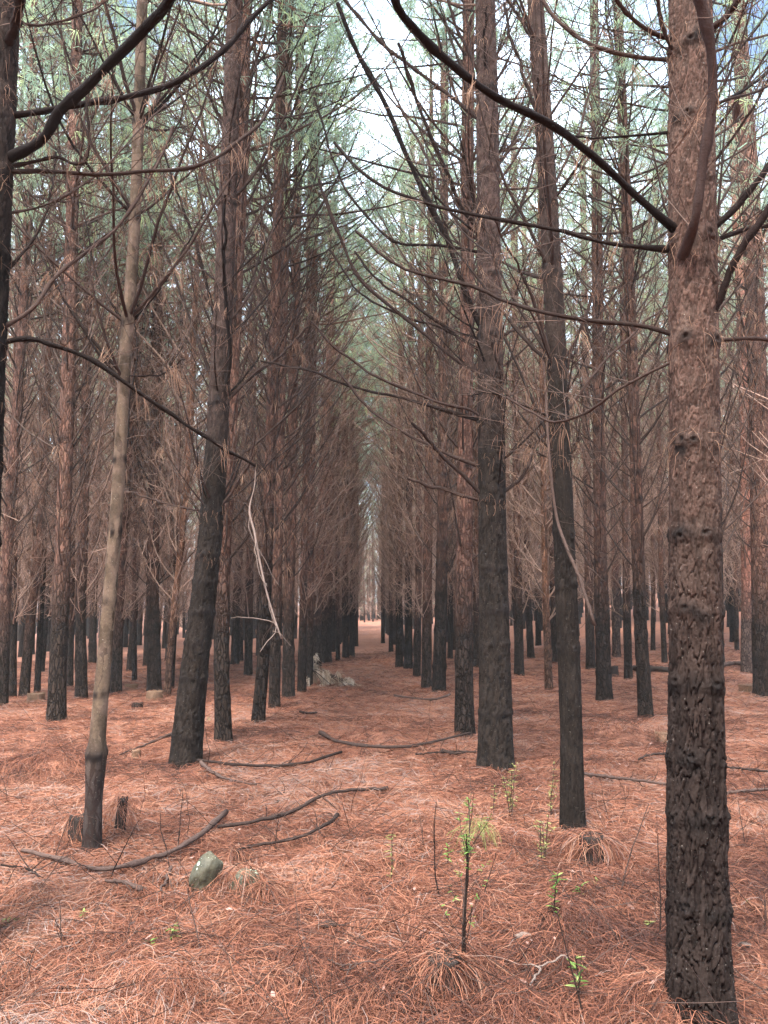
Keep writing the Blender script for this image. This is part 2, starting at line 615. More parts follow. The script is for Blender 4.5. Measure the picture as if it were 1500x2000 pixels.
def make_branches(mb, cfun, H, r, z0=2.2, zlive=8.5, per=5, dz=0.45, shoots=8, sub=2, sides=3, rscale=1.0, nh=6, green=9, tw=0.006, Ls=1.0):
    """slots: 0 wood, 1 brown needles, 2 green needles"""
    zs = []
    z = z0
    while z < H - 0.3:
        zs.append(z)
        z += dz * r.uniform(0.75, 1.3)
    Z, A = [], []
    for z in zs:
        k = per + r.integers(-1, 2)
        a0 = r.uniform(0, 6.28)
        for i in range(k):
            if z < z0 + 1.0 and r.random() < 0.4:
                continue
            Z.append(z + r.uniform(-0.06, 0.06))
            A.append(a0 + i * 6.283 / k + r.uniform(-0.3, 0.3))
    Z, A = np.array(Z), np.array(A)
    B = len(Z)
    C = cfun(Z)
    live = Z > zlive
    L = np.where(live, 3.5 * np.clip((H - Z) / (H - zlive), 0.10, 1) ** 0.55, r.uniform(1.1, 2.2, B) + r.random(B) * np.clip((Z - z0) / 4, 0, 1) * 1.8) * r.uniform(0.7, 1.1, B) * Ls
    e = np.radians(np.where(live, r.uniform(0, 32, B), r.uniform(28, 58, B)))
    d = np.stack([np.cos(A) * np.cos(e), np.sin(A) * np.cos(e), np.sin(e)], 1)
    upv = r.uniform(0.5, 1.5, B) * np.where(live, 0.55, 1)
    P = grow(C, d, L, 8, upv, 0.07, r)
    s = np.linspace(0, 1, 8)[None]
    R0 = (0.0085 + 0.0045 * L[:, None]) * rscale * r.uniform(0.7, 1.2, (B, 1))
    mb.tubes(P, R0 * (1 - 0.78 * s), sides, 0, r.random(B) * 0.45)
    S, si = side_shoots(P, shoots, 0.18, 0.98, (0.35, 0.95), 5, 0.5, r=r)
    mb.tubes(S, np.linspace(0.0042, 0.0016, 5)[None] * np.ones((len(S), 1)) * rscale, 3, 0, r.random(len(S)))
    if sub:
        U, ui = side_shoots(S, sub, 0.2, 0.95, (0.15, 0.42), 3, 0.2, r=r)
        mb.tubes(U, np.linspace(0.0020, 0.0010, 3)[None] * np.ones((len(U), 1)) * rscale, 3, 0, r.random(len(U)))
    # dead needles that hang on the dry branches
    dead = np.nonzero(~live)[0]
    if nh and len(dead):
        idx = np.repeat(dead, 3)
        idx = idx[r.random(len(idx)) < 0.2]
        tufts(P, idx, r.uniform(0.15, 0.9, len(idx)), nh, (0.14, 0.30), tw * 0.75, mb, 1, 3.0, r=r, out=0.25)
        ds = np.nonzero(~live[si])[0]
        ds = ds[r.random(len(ds)) < 0.10]
        tufts(S, ds, r.uniform(0.2, 0.95, len(ds)), max(3, nh - 2), (0.12, 0.26), tw * 0.75, mb, 1, 2.6, r=r, out=0.35)
    # green foliage
    ls = np.nonzero(live[si])[0]
    if green and len(ls):
        hue = 0.1 + 0.9 * r.random(len(ls))
        for q in (0.65, 0.35):
            sel = ls[r.random(len(ls)) < q]
            tufts(S, sel, r.uniform(0.35, 1.0, len(sel)), green, (0.18, 0.34), tw * 1.15, mb, 2, 1.7, r=r, out=0.5)


def polyfun(zs, xs, ys):
    zs, xs, ys = map(np.asarray, (zs, xs, ys))

    def f(z):
        z = np.asarray(z, float)
        return np.stack([np.interp(z, zs, xs), np.interp(z, zs, ys), z], -1)
    return f


def smoothpath(pts, n):
    """Catmull-Rom through pts"""
    pts = np.asarray(pts, float)
    if len(pts) == 2:
        t = np.linspace(0, 1, n)[:, None]
        return pts[0] * (1 - t) + pts[1] * t
    p = np.vstack([2 * pts[0] - pts[1], pts, 2 * pts[-1] - pts[-2]])
    out = []
    for u in np.linspace(0, len(pts) - 1, n):
        i = min(int(u), len(pts) - 2)
        t = u - i
        a, b, c, d = p[i], p[i + 1], p[i + 2], p[i + 3]
        out.append(0.5 * ((2 * b) + (-a + c) * t + (2 * a - 5 * b + 4 * c - d) * t * t + (-a + 3 * b - 3 * c + d) * t ** 3))
    return np.array(out)


def voro(u, v, nu, seed):
    """jittered-grid voronoi, periodic in u with nu cells; returns F2-F1 and a random value of the cell"""
    iu, iv = np.floor(u).astype(int), np.floor(v).astype(int)
    f1 = np.full(u.shape, 9.0)
    f2 = np.full(u.shape, 9.0)
    c1 = np.zeros(u.shape)
    for a in (-1, 0, 1):
        for b_ in (-1, 0, 1):
            cu, cv = iu + a, iv + b_
            ku = np.mod(cu, nu)
            jx = _T[(ku * 7 + seed) & 255, (cv * 13 + 5) & 255]
            jy = _T[(ku * 11 + 3 + seed) & 255, (cv * 5 + 77) & 255]
            d = np.hypot(cu + jx - u, cv + jy - v)
            rc = _T[(ku * 3 + 91 + seed) & 255, (cv * 17 + 9) & 255]
            nb = d < f1
            f2 = np.where(nb, f1, np.minimum(f2, d))
            c1 = np.where(nb, rc, c1)
            f1 = np.where(nb, d, f1)
    return f2 - f1, c1


def trunk_mesh(cfun, rfun, z0, z1, sides, rings, whorls, hero=None, seed=0, zvis=None, amp=1.0):
    """hero: (cells round the stem, furrow depth low, furrow depth high, height of change)"""
    if zvis is None:
        zz = np.linspace(z0, z1, rings)
    else:
        zz = np.concatenate([np.linspace(z0, zvis, rings, endpoint=False), np.linspace(zvis, z1, 40)])
    th = np.linspace(0, 2 * math.pi, sides, endpoint=False)
    C = cfun(zz)
    R = rfun(zz)[:, None] * np.ones((1, sides))
    TH = np.broadcast_to(th[None], R.shape)
    ZZ = np.broadcast_to(zz[:, None], R.shape)
    rm = np.maximum(rfun(zz), 0.01)[:, None]
    # out-of-roundness
    cx_, sx_ = np.cos(TH), np.sin(TH)
    R = R * (1 + 0.05 * amp * (vnoise(cx_ * 1.3 + 5 + seed, sx_ * 1.3 + ZZ * 0.8 + 50) - 0.5) * 2
             + 0.05 * amp * (vnoise(cx_ * 2.6 + 15 + seed, sx_ * 2.6 + ZZ * 3 + 90) - 0.5))
    flare = 1 + 0.42 * np.exp(-(ZZ - z0) / 0.17) * (1 + 0.7 * (vnoise(cx_ * 2 + 30 + seed, sx_ * 2 + 30) - 0.3))
    R = R * flare
    scar = np.zeros(R.shape)
    for k, wz in enumerate(whorls):
        zoff = (vnoise(cx_ * 1.6 + 3 * k + seed, sx_ * 1.6 + 7) - 0.5) * 0.07
        g = np.exp(-((ZZ - wz - zoff) / 0.030) ** 2)
        br = vnoise(cx_ * 2.2 + 5 * k, sx_ * 2.2 + seed + 20)
        ring = 0.10 * amp if not hero else 0.045
        R = R + rm * ring * g * (0.3 + br)
        scar = np.maximum(scar, np.exp(-((ZZ - wz + 0.01 - zoff) / 0.034) ** 2) * np.clip(br * 2.2 - (0.35 if not hero else 0.75), 0, 1))
        if hero:
            kr = np.random.default_rng(seed * 31 + k)
            for ka in kr.uniform(0, 6.283) + np.arange(4) * 1.57 + kr.normal(size=4) * 0.25:
                dth = (TH - ka + math.pi) % (2 * math.pi) - math.pi
                ks = kr.uniform(0.022, 0.036)
                dd2 = ((dth * rm) / ks) ** 2 + ((ZZ - wz - kr.normal() * 0.02) / (ks * 0.85)) ** 2
                R = R + (np.exp(-dd2 * 0.8) * 0.014 - np.exp(-dd2 * 5) * 0.018) * (rm / 0.11) ** 0.5
                scar = np.maximum(scar, np.exp(-dd2 * 0.9) * (0.6 + 0.4 * vnoise(TH * 30, ZZ * 90)))
    crack = np.ones(R.shape)
    cell = np.full(R.shape, 0.5)
    if hero:
        nu, dlo, dhi, zc = hero
        cu = nu / (2 * math.pi)
        h = np.clip((ZZ - zc) / 1.2 + 0.5, 0, 1)
        w1 = vnoise(cx_ * 4 + 9 + seed, sx_ * 4 + ZZ * 7)
        w2 = vnoise(cx_ * 5 + 60 + seed, sx_ * 5 + ZZ * 5 + 31)
        rr = rm.mean()
        cellw = 2 * math.pi * rr / nu
        w3 = vnoise(cx_ * 13 + 9 + seed, sx_ * 13 + ZZ * 31)
        e, cell = voro(TH * cu + (w1 - 0.5) * 1.6 + (w3 - 0.5) * 0.55, ZZ / (cellw * 4.2) + (w2 - 0.5) * 1.6 + (w3 - 0.5) * 0.35, nu, seed)
        nu2 = nu * 2
        e2, cell2 = voro(TH * cu * 2 + (w1 - 0.5) * 1.5 + (w3 - 0.5) * 1.2, ZZ / (cellw * 1.35) + (w2 - 0.5) * 2.6 + (w3 - 0.5) * 1.2, nu2, seed + 9)
        k1 = np.clip((e - 0.02) / 0.13, 0, 1)
        k2 = np.clip((e2 - 0.02) / 0.16, 0, 1)
        f = vnoise(TH * 40 + 3, ZZ * 150) - 0.5
        f2 = vnoise(TH * 16 + 3, ZZ * 50 + 8) - 0.5
        lowd = dlo * (k1 - 0.6) + dlo * 0.55 * (cell - 0.5) * k1 + dlo * 0.25 * (k2 * (cell2 - 0.3))
        highd = dhi * (k2 * (cell2 + 0.2) - 0.4) + dhi * 0.5 * k1
        R = R + lowd * (1 - h) + highd * h + f * dlo * 0.35 + f2 * dlo * 0.35
        crack = (k1 ** 0.7) * (1 - h) * (0.6 + 0.4 * k2) + h * (0.35 + 0.65 * k2)
        cell = cell * (1 - h) * 0.7 + cell2 * (0.3 + 0.7 * h)
    V = C[:, None, :] + np.stack([cx_ * R, sx_ * R, np.zeros(R.shape)], -1)
    nr = len(zz)
    idx = np.arange(nr * sides).reshape(nr, sides)
    q0, q1 = idx[:-1], idx[1:]
    fq = np.stack([q0, np.roll(q0, -1, 1), np.roll(q1, -1, 1), q1], -1)
    mb = MB()
    mb.add(V, fq, 0)
    mb.extra = {'scar': scar, 'crack': crack, 'cell': cell}
    return mb


# ------------------------------------------------------------------ mounds under the needles (pixel, pixel, radius, height)
for px, py, mr, mh in ((1155, 1665, 0.20, 0.10), (860, 1905, 0.17, 0.11), (760, 1935, 0.15, 0.06), (105, 1510, 0.45, 0.16), (200, 1625, 0.26, 0.10),
                       (330, 1790, 0.14, 0.07), (210, 1765, 0.20, 0.07), (1170, 1745, 0.22, 0.06), (1120, 1800, 0.16, 0.05), (520, 1750, 0.10, 0.05),
                       (330, 1945, 0.14, 0.07), (1300, 1985, 0.18, 0.10), (1000, 1980, 0.12, 0.05), (80, 1750, 0.16, 0.05), (1230, 1440, 0.4, 0.12),
                       (740, 1440, 0.35, 0.08), (1470, 1600, 0.3, 0.10), (1440, 1750, 0.2, 0.06), (620, 1700, 0.2, 0.04), (600, 1530, 0.3, 0.06),
                       (430, 1740, 0.22, 0.05), (940, 1790, 0.2, 0.04), (470, 1400, 0.5, 0.08), (1300, 1420, 0.4, 0.10), (900, 1370, 0.5, 0.10)):
    g = G(px, py)
    MOUNDS.append((g[0], g[1], mr, mh))
MOUNDS = [tuple(map(float, q)) for q in MOUNDS]

# ------------------------------------------------------------------ ground
def axis_steps(a, fine, growth, lim):
    out = [0.0]
    st = fine
    while out[-1] < lim:
        if out[-1] > a:
            st *= growth
        out.append(out[-1] + st)
    return np.array(out)


xp = axis_steps(5.0, 0.045, 1.045, 600)
X = np.concatenate([-xp[:0:-1], xp])
yp = axis_steps(11.0, 0.045, 1.03, 900)
yn = axis_steps(2.0, 0.3, 1.2, 300)
Yv = np.concatenate([-yn[:0:-1], yp])
XX, YY = np.meshgrid(X, Yv)
ZG = hz(XX, YY) - 0.012
mb = MB()
idx = np.arange(XX.size).reshape(XX.shape)
mb.add(np.stack([XX, YY, ZG], -1), np.stack([idx[:-1, :-1], idx[:-1, 1:], idx[1:, 1:], idx[1:, :-1]], -1))
tag(mb.obj('ground', [M_floor]), kind='structure')

# fallen needles, as a mat of separate curved needles
NEED = 600000
rr_ = np.exp(rng.uniform(math.log(2.3), math.log(34), NEED))
aa_ = rng.uniform(-0.66, 0.66, NEED)
nx, ny = np.sin(aa_) * rr_, np.cos(aa_) * rr_
flow = vnoise(nx * 1.7 + 3, ny * 1.7) * 9 + vnoise(nx * 4.5, ny * 4.5 + 9) * 5
ang = flow + rng.normal(size=NEED) * 0.95
Ln = rng.uniform(0.10, 0.24, NEED)
curv = rng.normal(size=NEED) * 1.3 + (vnoise(nx * 2 + 80, ny * 2) - 0.5) * 4.5
N4 = 4
P = np.zeros((NEED, N4, 3))
P[:, 0, 0], P[:, 0, 1] = nx, ny
for i in range(1, N4):
    a = ang + curv * (i - 1.5) / 3 * Ln * 1.6
    P[:, i, 0] = P[:, i - 1, 0] + np.cos(a) * Ln / 3
    P[:, i, 1] = P[:, i - 1, 1] + np.sin(a) * Ln / 3
lift = rng.random(NEED) ** 1.8 * 0.038
arch = rng.random(NEED) ** 4 * 0.04
hh = hz(P[:, :, 0].ravel(), P[:, :, 1].ravel()).reshape(NEED, N4)
P[:, :, 2] = hh + lift[:, None] + arch[:, None] * np.array([0, 1, 0.9, 0])[None] + rng.normal(size=(NEED, N4)) * 0.004
wn_ = 0.00098 * (1 + rr_ / 4.0) * rng.uniform(0.7, 1.3, NEED)
tone = np.clip(0.47 + 0.45 * (vnoise(nx * 2.5 + 70, ny * 2.5) - 0.5) + 0.6 * (vnoise(nx * 0.8 + 30, ny * 0.8 + 8) - 0.5) + 0.3 * (vnoise(nx * 9, ny * 9) - 0.5) + rng.normal(size=NEED) * 0.27, 0, 1)
sd_ = rng.normal(size=(NEED, 3)) * 0.5 + np.array([0, 0, 1.0])
mb = MB()
mb.ribbons(P, wn_[:, None] * np.array([1, 1, 1, 0.5])[None], 0, tone, sd_)
# the ribbon lies flat: side vector up gives a horizontal width
o = mb.obj('pine_needle_litter', [M_litter], smooth=False)
tag(o, 'thick mat of rust orange fallen pine needles covering the forest floor', 'needle litter', kind='stuff')

# loose fine twigs scattered in the mat
NT = 4200
rt = np.exp(rng.uniform(math.log(2.6), math.log(40), NT))
at_ = rng.uniform(-0.62, 0.62, NT)
tx, ty = np.sin(at_) * rt, np.cos(at_) * rt
st = np.stack([tx, ty, hz(tx, ty) + 0.02], 1)
dd = rng.normal(size=(NT, 3)) * np.array([1, 1, 0.22])
T_ = grow(st, dd, rng.uniform(0.15, 0.8, NT), 5, -0.1, 0.22)
T_[:, :, 2] = np.maximum(T_[:, :, 2], hz(T_[:, :, 0].ravel(), T_[:, :, 1].ravel()).reshape(NT, 5) + 0.008)
mb = MB()
mb.tubes(T_, (np.linspace(1, 0.4, 5)[None] * (0.0014 + 0.0004 * rt[:, None] ** 0.7)), 3)
tag(mb.obj('twig_litter', [M_fallen]), 'fine grey brown twigs scattered loosely over the orange needle floor', 'twig litter', kind='stuff')

# shed bark flakes and dead leaves among the needles
NF = 700
rf_ = np.exp(rng.uniform(math.log(2.5), math.log(14), NF))
af_ = rng.uniform(-0.6, 0.6, NF)
fx_, fy_ = np.sin(af_) * rf_, np.cos(af_) * rf_
st = np.stack([fx_, fy_, hz(fx_, fy_) + 0.03 + 0.015 * rng.random(NF)], 1)
Q_ = grow(st, rng.normal(size=(NF, 3)) * np.array([1, 1, 0.25]), rng.uniform(0.015, 0.05, NF), 4, -0.3, 0.2)
mb = MB()
mb.ribbons(Q_, rng.uniform(0.006, 0.02, (NF, 1)) * np.array([0.4, 1, 0.9, 0.2]), 0, None, rng.normal(size=(NF, 3)) * 0.4 + np.array([0, 0, 1.0]))
tag(mb.obj('bark_flakes', [M_pinkflake], smooth=False), 'small pinkish bark flakes and dead leaves strewn over the needles', 'bark flakes', kind='stuff')

# ------------------------------------------------------------------ trees placed from the photograph
# name, label, points [(px, py, width px)] base first, bark, detail, whorl options
TREES = [
    ('pine_tree', 'thickest nearest pine with deeply cracked bark and heavy curved boughs, right foreground',
     [(1364, 1985, 116), (1360, 1700, 104), (1358, 1400, 96), (1356, 1000, 90), (1354, 600, 86), (1350, 250, 80), (1345, 0, 73)], 'H1'),
    ('pine_tree', 'slim reddish brown pine leaning left beside the needle draped stump',
     [(1118, 1622, 48), (1117, 1450, 44), (1108, 1200, 42), (1100, 1000, 39), (1088, 700, 37), (1066, 300, 33), (1045, 0, 29)], 'H2'),
    ('pine_tree', 'straight dark pine edging the path with many long branches reaching left over it',
     [(967, 1500, 68), (968, 1300, 60), (962, 1050, 53), (958, 700, 49), (953, 300, 43), (948, 0, 37)], 'H3'),
    ('pine_tree', 'stout dark pine curving to the right, rooted beside a long grounded branch',
     [(362, 1492, 60), (376, 1330, 52), (393, 1200, 48), (412, 1050, 45), (424, 850, 40), (438, 550, 35), (450, 250, 31), (459, 0, 28)], 'H4'),
    ('pine_tree', 'thin pale olive trunk with smooth bark above a short black scaly foot',
     [(180, 1665, 36), (182, 1560, 31), (186, 1490, 38), (187, 1470, 38), (190, 1440, 30), (203, 1300, 27), (215, 1150, 26), (228, 1000, 25), (238, 820, 24), (246, 660, 24), (262, 480, 22), (270, 250, 21), (278, 0, 20)], 'H5'),
    ('pine_tree', 'huge dark trunk cut off by the upper left photo edge, with long arching boughs',
     [(-95, 1760, 110), (-62, 1300, 92), (-35, 800, 78), (-20, 500, 70), (-8, 250, 68), (4, 0, 64)], 'H6'),
    ('pine_tree', 'mossy dark pine just left of the straight path edge pine, its base a metre behind',
     [(908, 1436, 40), (905, 1250, 34), (908, 1000, 31), (912, 600, 27), (915, 0, 22)], 'A'),
    ('pine_tree', 'dark pine rising close behind the stout curving one, right of its foot',
     [(437, 1450, 33), (432, 1300, 30), (436, 1100, 27), (452, 800, 25), (470, 400, 22), (482, 0, 20)], 'A'),
    ('pine_tree', 'reddish topped pine with black scaly foot standing alone left of the pale trunk',
     [(111, 1408, 37), (115, 1250, 33), (124, 1050, 29), (131, 800, 27), (139, 500, 24), (152, 0, 20)], 'A'),
    ('pine_tree', 'dark pine with slightly kinked foot, first of the close row left of the path',
     [(503, 1411, 27), (514, 1300, 25), (519, 1150, 24), (528, 900, 22), (541, 500, 20), (552, 0, 18)], 'A'),
    ('pine_tree', 'straight dark pine, second of the close row left of the path',
     [(536, 1382, 23), (538, 1200, 21), (545, 900, 20), (558, 400, 18), (565, 0, 16)], 'A'),
    ('pine_tree', 'green stained pine foot, third of the close row left of the path',
     [(563, 1361, 25), (564, 1200, 22), (570, 900, 20), (580, 400, 18), (588, 0, 16)], 'A'),
    ('pine_tree', 'tall grey brown pine right of the leaning reddish one, bent slightly leftward',
     [(1262, 1401, 29), (1252, 1250, 26), (1245, 1050, 23), (1240, 850, 21), (1228, 500, 19), (1206, 0, 17)], 'A'),
    ('pine_tree', 'dark mossy pine directly right of the slim leaning one, with a flared foot',
     [(1181, 1369, 31), (1175, 1200, 27), (1171, 1000, 24), (1168, 700, 22), (1165, 300, 19), (1160, 0, 17)], 'A'),
    ('pine_tree', 'dark thick pine at the far right photo edge with reddish upper stem',
     [(1493, 1358, 40), (1488, 1200, 36), (1484, 1000, 35), (1480, 750, 34), (1468, 400, 32), (1440, 0, 28)], 'A'),
    ('pine_tree', 'narrow dark pine peeking out right behind the thickest trunk',
     [(1403, 1442, 24), (1401, 1200, 22), (1398, 900, 20), (1390, 400, 17), (1384, 0, 15)], 'A'),
    ('pine_tree', 'dark upright pine right of the pale trunk with a small stump at its foot',
     [(301, 1349, 28), (299, 1200, 24), (300, 1000, 22), (307, 700, 19), (314, 300, 17), (318, 0, 15)], 'A'),
    ('pine_tree', 'dark pine half hidden behind the pale olive trunk',
     [(226, 1352, 22), (231, 1200, 20), (242, 1000, 19), (260, 700, 18), (275, 300, 15), (284, 0, 13)], 'B'),
    ('pine_tree', 'narrow black pine right beside the reddish topped one with black foot',
     [(160, 1363, 23), (157, 1200, 20), (164, 1000, 18), (170, 700, 16), (178, 200, 14)], 'B'),
    ('pine_tree', 'slim orange pine leaning right between dark trunks behind the stout curving one',
     [(326, 1357, 14), (339, 1200, 13), (354, 1060, 12), (372, 850, 11), (385, 500, 10)], 'O'),
    ('pine_tree', 'black pine leaning right near the left photo edge behind a stump',
     [(47, 1362, 20), (60, 1200, 17), (76, 1080, 15), (90, 850, 13), (100, 500, 12)], 'B'),
    ('pine_tree', 'dark pine cut by the lower left photo edge, crossing into grey bark above',
     [(4, 1378, 22), (10, 1200, 20), (18, 1000, 19), (32, 820, 18), (52, 500, 16), (68, 0, 14)], 'A'),
    ('pine_tree', 'narrow dark pine, second from the left photo edge',
     [(25, 1362, 14), (26, 1150, 12), (30, 800, 11), (38, 300, 9)], 'B'),
    ('pine_tree', 'thin brown pine leaning right between the stump and the black footed pine',
     [(73, 1351, 12), (82, 1150, 11), (90, 900, 10), (100, 300, 8)], 'B'),
    ('pine_tree', 'thin black pine in the gap left of the narrow black one',
     [(137, 1343, 13), (140, 1150, 11), (146, 800, 10), (155, 200, 8)], 'B'),
    ('pine_tree', 'twin stemmed looking pine in front of the pale brush heap, left stem',
     [(589, 1350, 17), (592, 1200, 15), (598, 900, 14), (608, 300, 12)], 'B'),
    ('pine_tree', 'pine in front of the pale brush heap, right of the green stained one',
     [(603, 1340, 16), (604, 1200, 16), (608, 900, 14), (618, 300, 12)], 'B'),
    ('pine_tree', 'broad black pine rising directly behind the pale brush heap',
     [(634, 1292, 25), (638, 1150, 23), (642, 950, 20), (650, 400, 17)], 'B'),
    ('pine_tree', 'slender reddish pine just right of the brush heap, nearest the path',
     [(660, 1290, 9), (659, 1100, 8), (660, 700, 7)], 'B'),
    ('pine_tree', 'slender black pine right behind the brush heap beside the slender reddish one',
     [(675, 1284, 13), (674, 1100, 12), (675, 700, 10)], 'B'),
    ('pine_tree', 'small black pine at the left path edge beyond the brush heap',
     [(687, 1281, 11), (688, 1150, 10), (688, 800, 8)], 'B'),
    ('pine_tree', 'last separately visible black pine along the left path edge',
     [(695, 1262, 9), (696, 1150, 8), (697, 900, 7)], 'B'),
    ('pine_tree', 'dark red pine right of the path, in front of a fallen dark branch',
     [(856, 1351, 27), (861, 1200, 24), (864, 1000, 20), (866, 600, 18), (868, 100, 15)], 'A'),
    ('pine_tree', 'dark pine with stepped scars at the right path edge',
     [(833, 1344, 21), (834, 1200, 19), (837, 950, 16), (842, 400, 14)], 'B'),
    ('pine_tree', 'slim pine behind the one with stepped scars at the right path edge',
     [(814, 1321, 15), (817, 1150, 13), (820, 800, 12), (824, 300, 10)], 'B'),
    ('pine_tree', 'dark pine of a close pair at the right path edge, right stem',
     [(797, 1304, 17), (798, 1150, 14), (801, 800, 12), (806, 300, 10)], 'B'),
    ('pine_tree', 'green footed pine of a close pair at the right path edge, left stem',
     [(780, 1303, 15), (779, 1150, 13), (782, 800, 11), (788, 300, 9)], 'B'),
    ('pine_tree', 'small dark pine farther along the right path edge',
     [(764, 1272, 9), (763, 1150, 8), (765, 800, 7)], 'B'),
    ('pine_tree', 'tiny dark pine at the right path edge where the path meets the crest',
     [(748, 1256, 8), (748, 1150, 7), (749, 900, 6)], 'B'),
    ('pine_tree', 'slim orange brown pine left of the leaning reddish one with bright upper bark',
     [(1072, 1346, 16), (1067, 1200, 14), (1063, 1050, 12), (1058, 700, 11), (1052, 200, 9)], 'O'),
    ('pine_tree', 'reddish pine in the gap right of the straight dark path edge pine',
     [(1014, 1318, 19), (1012, 1150, 16), (1008, 900, 14), (1004, 300, 12)], 'B'),
    ('pine_tree', 'black pine with wide foot behind the slim leaning one',
     [(1154, 1306, 19), (1150, 1150, 16), (1146, 900, 14), (1138, 300, 12)], 'B'),
    ('pine_tree', 'thin green footed pine beside the small dark stump on the right slope',
     [(1227, 1326, 17), (1224, 1180, 14), (1220, 900, 12), (1212, 300, 10)], 'B'),
    ('pine_tree', 'dark reddish pine above the pale rock on the right slope',
     [(1204, 1281, 17), (1202, 1130, 14), (1199, 900, 12), (1190, 300, 10)], 'P'),
    ('pine_tree', 'black pine with splayed foot left of the slim orange brown one',
     [(1037, 1285, 14), (1030, 1150, 12), (1026, 900, 10), (1022, 300, 9)], 'B'),
    ('pine_tree', 'dark pine behind and right of the slim orange brown one',
     [(1086, 1293, 15), (1080, 1150, 13), (1077, 900, 11), (1072, 300, 9)], 'B'),
    ('pine_tree', 'black pine seen between the mossy pine and the straight path edge one',
     [(930, 1302, 15), (932, 1150, 13), (934, 800, 12)], 'B'),
    ('pine_tree', 'slim black pine right of the dark red one near the path',
     [(879, 1286, 11), (880, 1150, 9), (882, 800, 8)], 'B'),
    ('pine_tree', 'slim black pine left of the thickest trunk, behind the fallen log',
     [(1298, 1293, 11), (1292, 1150, 10), (1286, 800, 9), (1278, 300, 8)], 'B'),
    ('pine_tree', 'tiny black pine on the upper right slope left of the thickest trunk',
     [(1275, 1269, 9), (1276, 1150, 8), (1272, 800, 7)], 'B'),
    ('pine_tree', 'pinkish barked pine right of the thickest trunk, scaly and bright above',
     [(1462, 1314, 27), (1461, 1150, 25), (1458, 850, 24), (1450, 600, 22), (1430, 200, 19)], 'P'),
    ('pine_tree', 'short looking forked black pine on the slope right of the thickest trunk',
     [(1433, 1252, 15), (1430, 1120, 13), (1427, 900, 11)], 'B'),
    ('pine_tree', 'green footed thin pine just left of the pinkish barked one',
     [(1439, 1270, 9), (1437, 1120, 8), (1434, 900, 7)], 'B'),
    ('pine_tree', 'dark pine behind the kinked foot one, left of the path rows',
     [(485, 1318, 17), (487, 1150, 15), (492, 900, 13), (500, 300, 11)], 'B'),
    ('pine_tree', 'thin dark pine midway between the stout curving pine and the small stump pine',
     [(334, 1343, 11), (345, 1150, 10), (350, 800, 9)], 'B'),
    ('pine_tree', 'black pine standing behind the slim orange leaning one',
     [(263, 1330, 10), (262, 1150, 9), (266, 800, 8)], 'B'),
]

